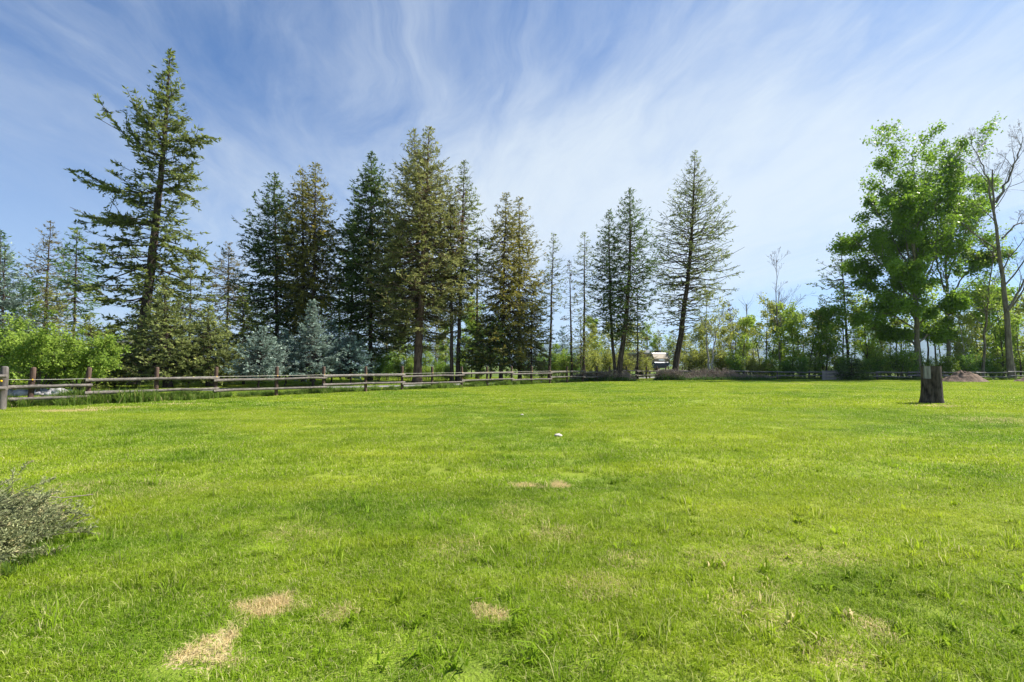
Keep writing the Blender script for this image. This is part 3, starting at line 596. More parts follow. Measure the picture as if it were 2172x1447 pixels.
# dead leaning tree at the right edge
bare3 = [{'count': 10, 't0': 0.25, 'ang': 0.7, 'len': 0.34, 'n': 7, 'wob': 0.16, 'up': 0.04, 'rr': 0.4, 'taper': 0.5},
         {'count': 7, 't0': 0.2, 'ang': 0.8, 'len': 0.45, 'n': 6, 'wob': 0.18, 'up': 0.03, 'rr': 0.45},
         {'count': 5, 't0': 0.2, 'ang': 0.8, 'len': 0.5, 'n': 5, 'wob': 0.16, 'up': 0.0, 'rr': 0.5, 'rmin': 0.009}]
tree('dead_tree', 'leafless dead tree with forked crown at right edge', 'tree',
     [stem([(2146, 800), (2140, 720), (2132, 620), (2118, 520), (2108, 440), (2105, 360)], 47.5, seed=6), stem([(2110, 460), (2100, 400), (2082, 345), (2060, 295)], 47.5, seed=7, z0=False, jit=0.1),
      stem([(2112, 430), (2140, 380), (2158, 330), (2168, 290)], 47.5, seed=8, z0=False, jit=0.1), stem([(2126, 505), (2150, 480), (2185, 470), (2215, 455)], 47, seed=9, z0=False, jit=0.1),
      stem([(2136, 660), (2165, 610), (2190, 560), (2210, 500)], 47, seed=10, z0=False, jit=0.1)],
     [taper(0.30, 0.05, flare=0.15), taper(0.11, 0.02, flare=0), taper(0.13, 0.02, flare=0), taper(0.10, 0.02, flare=0), taper(0.12, 0.02, flare=0)], bare3, 203, 'bark_grey')
tree('slim_tree', 'slim leaning trunk with thin leaves between cottonwood and dead tree', 'tree',
     [stem([(2085, 805), (2090, 700), (2100, 600), (2108, 520)], 50, seed=11)], [taper(0.13, 0.03)],
     [dict(cw[0], count=18, t0=0.3), dict(cw[1], count=6), dict(cw[2], count=4)], 204, 'bark_grey', 'aspen', 6, 0.16)
# bare young trees against the sky
bare2 = [{'count': 26, 't0': 0.32, 'ang': 0.75, 'len': 0.34, 'n': 6, 'wob': 0.08, 'up': 0.05, 'rr': 0.4, 'taper': 0.85},
         {'count': 6, 't0': 0.2, 'ang': 0.6, 'len': 0.45, 'n': 5, 'wob': 0.1, 'up': 0.06, 'rr': 0.5, 'rmin': 0.008},
         {'count': 3, 't0': 0.3, 'ang': 0.5, 'len': 0.5, 'n': 4, 'wob': 0.1, 'up': 0.05, 'rr': 0.6, 'rmin': 0.008}]
tree('bare_tree', 'leafless slim young tree standing alone against sky', 'tree', [stem([(1656, 800), (1652, 720), (1646, 650), (1648, 540)], 56, seed=12)], [taper(0.13, 0.015)], bare2, 205, 'bark_grey')
tree('birch_tree', 'pale-barked birch with half-bare top right of the airy fir', 'birch',
     [stem([(1504, 802), (1500, 740), (1496, 690), (1500, 622)], 52.5, seed=13), stem([(1512, 802), (1514, 740), (1524, 690), (1538, 640)], 53, seed=14, jit=0.08)], [taper(0.12, 0.02), taper(0.11, 0.02)],
     [dict(bare2[0], count=14, t0=0.3), dict(bare2[1], count=5), dict(bare2[2], count=3)], 206, 'bark_birch', 'birch', 2, 0.16, droop=0.8)
tree('snag', 'thin broken snag with a few twigs right of the dead spruce', 'tree', [stem([(1584, 800), (1584, 720), (1583, 645)], 58, seed=15)], [taper(0.10, 0.05)],
     [{'count': 7, 't0': 0.8, 'ang': 0.7, 'len': 0.2, 'n': 5, 'wob': 0.15, 'up': 0.08, 'rr': 0.3, 'taper': 0.2}], 207, 'bark_grey')

# sapling templates shared by the thicket
def template(seed, H, lv, leaf, per, size, bark, multi=1, spread=0.12, lean=0.12):
    r = np.random.default_rng(seed); sts, rs = [], []
    for k in range(multi):
        a = r.random() * 6.28; l = r.normal() * lean * H; off = (0 if k == 0 else 0.25 * multi ** 0.5 * r.random())
        z = np.linspace(0, 1, 10); hk = H * r.uniform(0.75, 1.0) if k else H
        p = np.stack([math.cos(a) * (off + l * z ** 1.5) + r.normal(size=10) * 0.03, math.sin(a) * (off + l * z ** 1.5) + r.normal(size=10) * 0.03, hk * z], 1); p[0, 2] = -0.05
        sts.append(p); rs.append(taper(0.011 * hk + 0.008, 0.008, 10))
    g = grow(np.array(sts), np.array(rs), lv, r)
    wood = join([tubes(p, rr, (6, 4, 3, 3)[min(i, 3)]) for i, (p, rr) in enumerate(g)])
    V, Q, v_ = leaves_on(g[-1][0], per, size, r, np.zeros(3), spread)
    V2, Q2, v2 = leaves_on(g[-2][0], max(2, per // 2), size, r, np.zeros(3), spread); VV, QQ = join([(V, Q), (V2, Q2)])
    return mesh('sapling_trunk', *wood, M[bark], True), mesh('sapling_crown', VV, QQ, M[leaf], False, np.concatenate([v_, v2]))
sap = [{'count': 26, 't0': 0.12, 'ang': 0.85, 'len': 0.27, 'n': 5, 'wob': 0.1, 'up': 0.04, 'rr': 0.35, 'taper': 0.6}, {'count': 6, 't0': 0.2, 'ang': 0.7, 'len': 0.5, 'n': 4, 'wob': 0.12, 'up': 0.03, 'rr': 0.5, 'rmin': 0.004}]
shr = [{'count': 9, 't0': 0.1, 'ang': 0.8, 'len': 0.5, 'n': 5, 'wob': 0.12, 'up': 0.05, 'rr': 0.5, 'taper': 0.5}, {'count': 6, 't0': 0.1, 'ang': 0.8, 'len': 0.5, 'n': 4, 'wob': 0.14, 'up': 0.03, 'rr': 0.5, 'rmin': 0.004}]
sapthin = [dict(sap[0], count=15, t0=0.38, len=0.24), dict(sap[1], count=5)]
SAP = [template(300 + k, 6.0, sap, ('aspen', 'cotton', 'birch', 'aspen', 'cotton')[k], 14, 0.15, 'bark_sapling' if k != 2 else 'bark_birch') for k in range(5)]
SAP += [template(310 + k, 6.0, sapthin, ('aspen', 'birch', 'cotton')[k], 9, 0.15, 'bark_sapling') for k in range(3)]
SHR = [template(320 + k, 2.6, shr, ('shrub_dark', 'aspen', 'birch', 'cotton')[k], 8, 0.12, 'bark_sapling', 7, lean=0.22) for k in range(4)]
def place(tpl, name, label, cat, group, x, y, sc, rz, sz=None):
    root = empty(name, (x, y, 0), rz); root.scale = (sc, sc, sz or sc); tag(root, label, cat, group)
    obj('trunk', tpl[0], root); obj('crown', tpl[1], root)
    return root
rs = np.random.default_rng(77)
LS = 'thin leafy sapling in the thicket behind the right-hand pole fence'; GS = 'saplings in the right-hand thicket'
sap_px = [1565, 1590, 1612, 1636, 1668, 1682, 1698, 1716, 1738, 1752, 1770, 1790, 1815, 1832, 1850, 1868, 1886, 1904, 1922, 1968, 1985, 2030, 2050, 2066, 2100, 2118, 2165, 2190, 2140, 1575, 1625, 1745, 1660, 1705, 1728, 1840, 1876, 1912, 1954, 1998, 2042, 2076, 2128, 2152]
for k, px in enumerate(sap_px):
    Y = rs.uniform(51.5, 60); x = hx(px, Y)
    top = {True: rs.uniform(640, 690), False: rs.uniform(610, 690)}[px < 1780]
    if 1655 < px < 1760: top = rs.uniform(640, 668)
    h = at(px, top, Y)[2]
    place(SAP[int(rs.choice([0, 1, 2, 3, 5, 6, 7, 5, 7]))] if px > 1600 else SAP[int(rs.choice([0, 2, 3, 5, 6]))], 'sapling', LS, 'sapling', GS, x, Y, h / 6.0, rs.random() * 6.28)
LB = 'low leafy shrub in the undergrowth behind the right-hand pole fence'; GB = 'shrubs under the right-hand thicket'
for k in range(40):
    px = 1560 + 640 * (k + rs.random()) / 40; Y = rs.uniform(50.3, 55)
    x = hx(px, Y); Y = max(Y, back_y(x) + 1.6); x = hx(px, Y)
    place(SHR[int(rs.choice([0, 1, 1, 3])) if px > 1780 else int(rs.choice([0, 1, 2, 3]))], 'shrub', LB, 'shrub', GB, x, Y, rs.uniform(0.40, 0.85) if px < 1800 else rs.uniform(0.5, 1.05), rs.random() * 6.28)
LM = 'yellow-green young tree in the woods beyond the middle of the fence'; GM = 'young trees beyond the middle of the fence'
for k, (px, top, Y, t) in enumerate([(862, 690, 58, 3), (880, 735, 52, 0), (838, 720, 55, 0), (930, 700, 66, 2), (945, 690, 60, 0), (985, 660, 62, 3), (1000, 690, 56, 0), (1015, 640, 64, 3), (1150, 730, 58, 0), (1185, 735, 56, 0), (1200, 745, 57, 3),
                                     (1255, 690, 66, 2), (1270, 680, 68, 0), (1290, 690, 66, 2), (1310, 690, 70, 2), (1335, 700, 68, 0), (1352, 690, 66, 2), (1375, 688, 82, 3), (1398, 712, 84, 3), (1418, 716, 86, 3), (1456, 712, 64, 2), (1472, 700, 66, 2), (1488, 690, 66, 2),
                                     (1520, 680, 62, 2), (1535, 700, 60, 2), (1552, 690, 62, 2), (1600, 680, 62, 2), (905, 700, 64, 0), (1042, 690, 60, 3), (1240, 720, 62, 2), (1325, 740, 58, 2), (1365, 745, 57, 2)]):
    place(SAP[t], 'young_tree', LM, 'tree', GM, hx(px, Y), Y, at(px, top, Y)[2] / 6.0, k * 1.7)
LU = 'bushy shrub beyond the fence at the middle of the picture'; GU = 'shrubs beyond the middle of the fence'
for k, (px, Y, sc, t) in enumerate([(800, 44, .7, 0), (822, 47, .9, 0), (845, 44, .7, 1), (868, 45, .6, 1), (905, 48, .5, 1), (930, 48, .6, 3), (945, 44, .45, 0), (985, 45, .5, 0), (1150, 50, .8, 0), (1170, 51, .9, 1), (1192, 53, 1.0, 1), (1215, 53, .9, 0),
                                    (1238, 55, .9, 2), (1262, 56, 1.0, 2), (1285, 57, 1.0, 2), (1330, 58, .8, 2), (1370, 58, .8, 2), (1465, 60, 1.1, 2), (1490, 60, 1.1, 2), (1530, 58, 1.0, 2), (1550, 58, 1.1, 1), (1016, 48, .6, 1), (1120, 50, .7, 0)]):
    place(SHR[t], 'shrub', LU, 'shrub', GU, hx(px, Y), Y, sc, k * 2.1)

# lime green shrubs behind the left end of the fence
def big_shrub(name, label, px, Y, H, spread_, seed, leaf='shrub_lime', n=9, per=16):
    r = np.random.default_rng(seed); x = hx(px, Y); sts, rr = [], []
    for k in range(n):
        a = 6.28 * k / n + r.normal() * 0.3; s = np.linspace(0, 1, 9); hk = H * r.uniform(0.6, 1.0); sp = spread_ * r.uniform(0.35, 1.0)
        p = np.stack([x + math.cos(a) * (0.15 + sp * s ** 1.3) + r.normal(size=9) * 0.04, Y + math.sin(a) * (0.15 + sp * s ** 1.3) + r.normal(size=9) * 0.04, hk * np.sin(s * 1.45)], 1); p[0, 2] = -0.05
        sts.append(p); rr.append(taper(0.035, 0.008, 9))
    tree(name, label, 'shrub', sts, rr, [{'count': 12, 't0': 0.2, 'ang': 0.8, 'len': 0.36, 'n': 5, 'wob': 0.12, 'up': 0.02, 'rr': 0.45, 'taper': 0.5},
                                        {'count': 6, 't0': 0.15, 'ang': 0.8, 'len': 0.5, 'n': 4, 'wob': 0.12, 'up': 0.0, 'rr': 0.5, 'rmin': 0.004}], seed, 'bark_sapling', leaf, per, 0.105, org=np.array([x, Y, 0.0]), spread=0.08, droop=0.25)
big_shrub('lime_shrub', 'lime green shrub at left edge behind the thick corner post', 10, 23.5, 3.2, 1.9, 401)
big_shrub('lime_shrub', 'lime green shrub behind the second fence post from the left', 85, 22.5, 2.9, 1.8, 402)
big_shrub('lime_shrub', 'yellow-green drooping shrub behind the third fence post from the left', 165, 23.5, 2.5, 2.0, 403)
big_shrub('lime_shrub', 'small green shrub low under the yellow-green drooping shrub', 125, 25.5, 1.7, 1.5, 404, 'shrub_dark')
tree('young_tree', 'yellow-green small tree between pale blue spruce and brownish fir', 'tree', [stem([(62, 800), (62, 700), (64, 612)], 35, seed=44)], [taper(0.06, 0.01)], [dict(sap[0], count=20), dict(sap[1], count=7)], 405, 'bark_sapling', 'aspen', 16, 0.15)


# ------------------------------------------------------------------ juniper in the left foreground
def juniper():
    r = np.random.default_rng(55); c = np.array([-4.58, 3.34, 0.0])
    root = empty('juniper_shrub', c); tag(root, 'spreading grey-green juniper shrub on the lawn at left foreground edge', 'juniper')
    nb = 640; a = r.random(nb) * 6.283; q0 = np.sqrt(r.random(nb)) * 0.80
    st = np.stack([np.cos(a) * q0 * 1.05, np.sin(a) * q0, 0.04 + 0.30 * (1 - (q0 / 0.9) ** 2) * r.random(nb)], -1)
    a2 = a + r.normal(size=nb) * 0.55; tilt = r.uniform(0.0, 0.5, nb); L = r.uniform(0.30, 0.66, nb)
    d = np.stack([np.cos(a2) * np.cos(tilt), np.sin(a2) * np.cos(tilt), np.sin(tilt)], -1)
    P = paths(st, d, L, 7, r, 0.10, -0.05); P[:, :, 2] = np.maximum(P[:, :, 2], 0.04)
    wood = [tubes(P, (0.0045 * np.ones(nb))[:, None] * np.linspace(1, 0.3, 7)[None], 4)]
    b = np.repeat(np.arange(nb), 17); s = 0.08 + 0.92 * r.random(len(b)); p, T = along(P, b, s)
    td = nrm(T + r.normal(size=T.shape) * 0.45 + np.array([0, 0, 0.15])); tl = r.uniform(0.04, 0.12, len(b))
    P2 = paths(p, td, tl, 4, r, 0.10, 0.02); wood.append(tubes(P2[::2], np.full((len(P2[::2]), 4), 0.0014), 3))
    b2 = np.repeat(np.arange(len(b)), 23); q, T2 = along(P2, b2, r.random(len(b2)))
    n = len(b2); dd = T2 + r.normal(size=(n, 3)) * 0.55
    Ln = r.uniform(0.013, 0.030, n)
    V, Q = blades(q, dd, Ln, Ln * 0.36, r, 0.05)
    plume = (b % 13) / 13.0
    val = np.clip(0.35 * s[b2] + 0.35 * r.random(n) + 0.25 * plume[b2], 0, 0.84); tipm = (b2 % 8 == 0); val = np.where(tipm, r.uniform(0.86, 1, n), val)
    # a few bare grey twigs reaching out on the lawn side
    Pb = paths(np.array([[0.75, -0.35, 0.10], [0.72, -0.55, 0.07], [0.5, 0.7, 0.28]]), np.array([[0.9, -0.15, 0.35], [0.9, 0.0, 0.3], [0.8, 0.5, 0.35]]), np.array([0.45, 0.40, 0.5]), 8, r, 0.12, -0.06)
    obj('bare_twigs', mesh('juniper_twigs', *tubes(Pb, np.full((3, 8), 0.004), 4), M['weed_stem'], True, None), root)
    obj('trunk', mesh('juniper_wood', *join(wood), M['bark_sapling'], True), root)
    obj('crown', mesh('juniper_foliage', V, Q, M['juniper'], False, val), root)
juniper()


# ------------------------------------------------------------------ fences
def cyl(p0, p1, r0, r1=None, k=9, n=5, r=None, wob=0.0, round_top=False):
    r1 = r0 if r1 is None else r1; p0, p1 = np.asarray(p0, float), np.asarray(p1, float)
    s = np.linspace(0, 1, n); P = p0 + (p1 - p0) * s[:, None]; R = r0 + (r1 - r0) * s
    if r is not None and wob: P[1:-1] += r.normal(size=(n - 2, 3)) * wob; R = R * (1 + r.normal(size=n) * 0.04)
    if round_top:
        dn = (p1 - p0) / np.linalg.norm(p1 - p0)
        P = np.concatenate([P, [p1 + dn * r1 * 0.35, p1 + dn * r1 * 0.5]]); R = np.concatenate([R, [r1 * 0.75, r1 * 0.25]])
    V, Q = tubes(P[None], R[None], k)
    Q = [list(map(int, q)) for q in Q]; nn = len(P)
    Q.append(list(range(k))); Q.append(list(range((nn - 1) * k, nn * k)))
    return V, Q
def cylobj(name, parent, p0, p1, r0, r1, mat, **kw):
    o = np.asarray(p0, float); V, Fc = cyl(np.zeros(3), np.asarray(p1, float) - o, r0, r1, **kw)
    me = poly_mesh(name, V, Fc, M[mat]);
    for p in me.polygons: p.use_smooth = len(p.vertices) == 4
    par = np.array(parent.location) if parent is not None else np.zeros(3)
    return obj(name, me, parent, o - par)
rf = np.random.default_rng(9)
PX = [66, 189, 333, 458, 587, 687, 776, 853, 917, 979, 1033, 1085, 1127, 1166, 1203, 1236, 1266, 1293, 1328, 1349, 1371, 1393, 1412, 1431, 1448, 1461]
posts = []
for px in PX:
    a = (px - CX) / F; y = FA / (1 - FB * a); posts.append(np.array([a * y * 1.0, y, 0.0]))
for p, px in zip(posts, PX): p[0] = hx(px, p[1])
fd = nrm(np.array([1, FB, 0.0])); fn = np.array([FB, -1, 0.0]); fn = fn / np.linalg.norm(fn)      # towards the lawn
fence = empty('rail_fence', posts[0]); tag(fence, 'long two-rail wooden fence with brown posts and a yellow-clipped wire', 'fence')
for k, p in enumerate(posts):
    tilt = np.array([0.07, 0.02, 0]) if k == 0 else rf.normal(size=3) * 0.012
    h = 1.33 + rf.normal() * 0.015
    po = cylobj('post', fence, p + [0, 0, -0.25], p + tilt * np.array([1, 1, 0]) + [0, 0, h], 0.080, 0.074, 'post', r=rf, wob=0.003, n=6, round_top=True)
    zi = 0.93 + 0.004 * k
    if k < 16:
        q = p + tilt * zi / h + fn * 0.10 + np.array([0, 0, zi])
        V, Fc = cyl(np.zeros(3), fn * 0.045, 0.026, 0.018, 8, 3)
        i = obj('insulator', poly_mesh('insulator', V, Fc, M['insul']), po, q - (p + [0, 0, -0.25]) - fn * 0.02)
spans = [(0, 1)] + [(i, min(i + 2, len(posts) - 1)) for i in range(1, len(posts) - 1, 2)]
for k, (a, b) in enumerate(spans):
    p, q = posts[a], posts[b]; drop = -0.07 if k == 0 else 0
    st = fn * (0.080 + 0.058); ext = fd * 0.10
    side = 0.055 if k % 2 else -0.04                             # neighbouring rails overlap one above the other at the posts
    for z in (0.385, 0.815):
        za, zb = z + drop + side + rf.normal() * 0.012 + 0.005 * k, z + drop + side + rf.normal() * 0.012 + 0.005 * k
        if k == 0: e0 = -fd * 0.55
        else: e0 = -ext
        cylobj('rail', fence, p + st + e0 + [0, 0, za], q + st + ext + [0, 0, zb], 0.062, 0.053, 'rail', r=rf, wob=0.008, n=7)
wp = []
for k, p in enumerate(posts[:16]):
    wp.append(p + fn * 0.13 + [0, 0, 0.93 + 0.004 * k])
    if k < 15: wp.append((p + posts[k + 1]) / 2 + fn * 0.13 + [0, 0, 0.925 + 0.004 * k])
wp = np.array([wp[0] + np.array([-0.9, -0.55, 0.02])] + wp)
obj('wire', mesh('wire', *tubes((wp - posts[0])[None], np.full((1, len(wp)), 0.0085), 5), M['wire'], True), fence, (0, 0, 0))

# thick corner post at the left edge with the rails of another fence running off to the left
c0 = ground(12, 870); c0[0] = hx(9, c0[1])
cf = empty('corner_fence', c0); tag(cf, 'thick grey corner post with two rails leaving at the left edge', 'fence')
po = cylobj('post', cf, c0 + [0, 0, -0.2], c0 + [0.02, 0, 1.34], 0.105, 0.095, 'post_grey', r=rf, wob=0.004, n=6, round_top=True)
obj('insulator', poly_mesh('insulator', *cyl(np.zeros(3), np.array([0.03, -0.06, 0]), 0.03, 0.02, 8, 3), M['insul']), po, (0.04, -0.10, 1.12))
for z in (1.08, 0.70):
    cylobj('rail', cf, c0 + [-4.5, -1.0, z + 0.02], c0 + [0.28, -0.15, z - 0.01], 0.06, 0.055, 'rail', r=rf, wob=0.006, n=6)

# the back pole fence on the right
bfo = np.array([BF[0][0], BF[0][1], 0.0])
bf = empty('pole_fence', bfo); tag(bf, 'low dark pole fence along the thicket at the back right of the lawn', 'fence')
bl = []
x = BF[0][0]
while x < 60: bl.append(np.array([x, back_y(x), 0.0])); x += 3.1 + rf.normal() * 0.15
for k, p in enumerate(bl):
    cylobj('post', bf, p + [0, 0, -0.2], p + [rf.normal() * 0.03, 0, 0.86 + rf.normal() * 0.05], 0.08, 0.07, 'post_grey', r=rf, wob=0.003, n=5)
for k in range(len(bl) - 1):
    for z in (0.36, 0.76):
        j = rf.normal() * 0.03; cylobj('rail', bf, bl[k] + [-0.25, -0.13, z + j + 0.05 * (k % 2)], bl[k + 1] + [0.25, -0.13, z + j + rf.normal() * 0.05], 0.062, 0.052, 'rail_dark', r=rf, wob=0.012, n=6)

# board panel leaning on the pole fence
def box(sx, sy, sz, bev=0.008):
    x, y, z = sx / 2, sy / 2, sz / 2; b = min(bev, x * 0.4, y * 0.4, z * 0.4)
    V, Fc = [], []
    import bmesh
    bm = bmesh.new(); bmesh.ops.create_cube(bm, size=1.0); bmesh.ops.scale(bm, vec=(sx, sy, sz), verts=bm.verts)
    bmesh.ops.bevel(bm, geom=bm.edges[:], offset=b, segments=1, affect='EDGES')
    return bm
def boxobj(name, parent, loc, size, mat, rot=(0, 0, 0), bev=0.008):
    bm = box(*size, bev); me = bpy.data.meshes.new(name); bm.to_mesh(me); bm.free(); me.materials.append(mat if not isinstance(mat, str) else M[mat])
    o = obj(name, me, parent, loc); o.rotation_euler = rot; return o
M['board'] = bark_mat('weathered_board', (0.130, 0.115, 0.115), (0.330, 0.300, 0.300), 9.0, 0.06, 0.4, 0.85, False)
bpx = (hx(1745, 47.3) + hx(1785, 47.3)) / 2; bw = hx(1785, 47.3) - hx(1745, 47.3)
bp_ = empty('board_panel', (bpx, 47.3, 0), math.radians(-9)); tag(bp_, 'grey wooden panel of three wide boards standing before the pole fence', 'panel')
for k in range(3): boxobj('board', bp_, (0.01 * (k - 1), 0.02 * k, 0.17 + 0.305 * k), (bw, 0.04, 0.285), 'board')
for s_ in (-1, 1): boxobj('batten', bp_, (s_ * bw * 0.42, 0.075, 0.47), (0.09, 0.05, 0.92), 'post_grey')


# ------------------------------------------------------------------ tree stump
def stump():
    b = ground(1975, 856); c = np.array([hx(1974, b[1]), b[1], 0.0]); sc = c[1] / F
    root = empty('tree_stump', c); tag(root, 'tall dark sawn-off tree stump standing on the lawn', 'stump')
    H, R0 = 79 * sc, 16.2 * sc
    r = np.random.default_rng(3); na, nz = 96, 44
    th = np.arange(na) * 2 * math.pi / na; z = np.linspace(-0.05, H, nz)
    toes = 0.5 + 0.5 * np.cos(5 * th + 0.6); front = math.atan2(-c[1], -c[0])
    base = np.zeros((nz, na))
    fis = sum(r.normal() * np.cos(k * th + r.random() * 6.28) for k in range(11, 34)) / 14.0
    for i, zz_ in enumerate(z):
        fl = np.exp(-max(zz_, 0) / 0.22); sw = 1.0 + 0.06 * (1 - zz_ / H)
        ph = 0.35 * math.sin(zz_ * 5.0)
        loc = sum(r.normal() * np.cos(k * th + r.random() * 6.28) for k in range(18, 40)) / 30.0
        base[i] = R0 * (sw + fl * (0.04 + 0.32 * toes)) * (1 + 0.045 * np.roll(fis, int(ph * 4)) + 0.035 * loc + 0.03 * np.cos(2 * th + 1))
    V = np.stack([base * np.cos(th)[None], base * np.sin(th)[None], np.broadcast_to(z[:, None], base.shape)], -1)
    dth = (th - front + math.pi) % (2 * math.pi) - math.pi         # angle from the camera side, + is to the camera's right... negative is left
    Q = []; opening = []
    for i in range(nz - 1):
        for j in range(na):
            j2 = (j + 1) % na; q = [i * na + j, i * na + j2, (i + 1) * na + j2, (i + 1) * na + j]
            a = dth[j]; hz = z[i] / H
            if hz > 0.64 + 0.05 * abs(a + 0.45) and -0.88 < a < -0.02: opening.append((i, j)); continue
            Q.append(q)
    me = poly_mesh('stump_bark', V.reshape(-1, 3), Q, bark_mat('stump_bark', (0.008, 0.007, 0.006), (0.120, 0.098, 0.084), 12.0, 0.20, 1.0), True)
    obj('bark', me, root)
    Vi = V * np.array([0.93, 0.93, 1.0]); Qi = [[i * na + j, i * na + (j + 1) % na, (i + 1) * na + (j + 1) % na, (i + 1) * na + j] for i in range(nz // 2, nz - 1) for j in range(na)]
    rr = np.linalg.norm(Vi[..., :2], axis=-1, keepdims=True); mean = rr.mean(1, keepdims=True); Vi[..., :2] = Vi[..., :2] / rr * (0.25 * rr + 0.75 * mean)
    Vi[..., 2] -= 0.004
    obj('bare_wood', poly_mesh('stump_wood', Vi.reshape(-1, 3), Qi, bark_mat('stump_bare_wood', (0.12, 0.12, 0.125), (0.38, 0.375, 0.38), 12.0, 0.1, 0.3, 0.7), True), root)
    top = V[-1].copy(); top[:, 2] -= 0.012
    Vt = np.concatenate([top * np.array([0.985, 0.985, 1]), [[0, 0, H - 0.01]]]); Ft = [[j, (j + 1) % na, na] for j in range(na)]
    obj('sawn_top', poly_mesh('stump_top', Vt, Ft, plain('sawn_wood', (0.32, 0.27, 0.21), 0.8, 0.3, 12.0)), root)
stump()

# ------------------------------------------------------------------ dirt mounds, stones
def soil_mat():
    m, N = new_mat('loose_soil'); tc = N.add('ShaderNodeTexCoord')
    n1 = N.noise(tc.outputs['Object'], 3.0, 6.0, 0.65); n2 = N.noise(tc.outputs['Object'], 14.0, 4.0)
    col = N.mix(N.rng(n1, 0.3, 0.7), (0.085, 0.052, 0.032), (0.230, 0.150, 0.098)); col = N.mix(N.math('MULTIPLY', N.rng(n2, 0.5, 0.75), 0.5), col, (0.30, 0.21, 0.145))
    bp = N.add('ShaderNodeBump', {'Strength': 0.9, 'Distance': 0.08, 'Height': n2})
    p = N.add('ShaderNodeBsdfPrincipled', {'Base Color': col, 'Roughness': 0.95, 'Normal': bp.outputs[0]}); N.add('ShaderNodeOutputMaterial', {'Surface': p.outputs[0]}); return m
M['soil'] = soil_mat()
from mathutils import noise as mnoise
def mound(label, px0, px1, pyb, h, seed, peak=0.47):
    g = ground((px0 + px1) / 2, pyb); Y = g[1] + 1.0; x0, x1 = hx(px0, Y), hx(px1, Y); W = (x1 - x0) / 2
    na, nr_ = 72, 26; V = [(0, 0, 0)] * 0
    th = np.arange(na) * 2 * math.pi / na; rr = np.linspace(0, 1, nr_)
    pts = []
    for q in rr:
        for t in th:
            x, y = q * math.cos(t) * W, q * math.sin(t) * W * 0.62
            zz_ = h * (max(0, 1 - q ** 1.25)) ** 1.05
            nz = mnoise.fractal(Vector((x * 1.1 + seed, y * 1.1, 0)), 0.9, 2.0, 5)
            zz_ = zz_ * (1 + 0.38 * nz) + 0.05 * nz * (1 - q) - 0.03 * q
            pts.append((x + W * (peak - 0.5) * 2 * (1 - q), y, zz_))
    Fc = [[i * na + j, i * na + (j + 1) % na, (i + 1) * na + (j + 1) % na, (i + 1) * na + j] for i in range(nr_ - 1) for j in range(na)]
    o = obj('dirt_mound', poly_mesh('dirt_mound', pts, Fc, M['soil'], True), None, ((x0 + x1) / 2, Y, 0)); tag(o, label, 'dirt pile')
mound('heap of loose brown soil on the lawn behind the stump', 1990, 2092, 811, 1.0, 2.3)
mound('small soil heap cut by the right edge of the picture', 2148, 2196, 811, 0.42, 8.1)
def stone(name, label, loc, size, mat, seed, flat=0.6, group=None):
    import bmesh
    bm = bmesh.new(); bmesh.ops.create_icosphere(bm, subdivisions=3, radius=1.0)
    for v_ in bm.verts:
        nz = mnoise.fractal(v_.co * 1.3 + Vector((seed * 3.1, seed, 0)), 0.8, 2.0, 4); v_.co *= 1 + 0.35 * nz; v_.co.z *= flat
        v_.co *= size
    me = bpy.data.meshes.new(name); bm.to_mesh(me); bm.free(); me.materials.append(M[mat])
    for p in me.polygons: p.use_smooth = True
    o = obj(name, me, None, loc); o.rotation_euler = (0, 0, seed); tag(o, label, 'stone', group)
g = ground(1184, 926); stone('pale_stone', 'small whitish stone lying in the middle of the lawn', (g[0], g[1], 0.02), 0.075, 'rock_white', 1.0, 0.45)
g = ground(1107, 881); stone('pale_stone', 'tiny pale pebble farther up the lawn left of the whitish stone', (g[0], g[1], 0.012), 0.045, 'rock_white', 2.0)
for k, (px, Y, s_) in enumerate([(27, 22.8, .30), (48, 22.2, .34), (92, 22.6, .36), (126, 22.2, .42), (146, 22.6, .30), (70, 23.2, .28)]):
    stone('boulder', 'grey boulder under the lime shrubs behind the left fence', (hx(px, Y), Y, s_ * 0.25), s_, 'rock', 3.0 + k, 0.7, 'boulders under the lime shrubs')


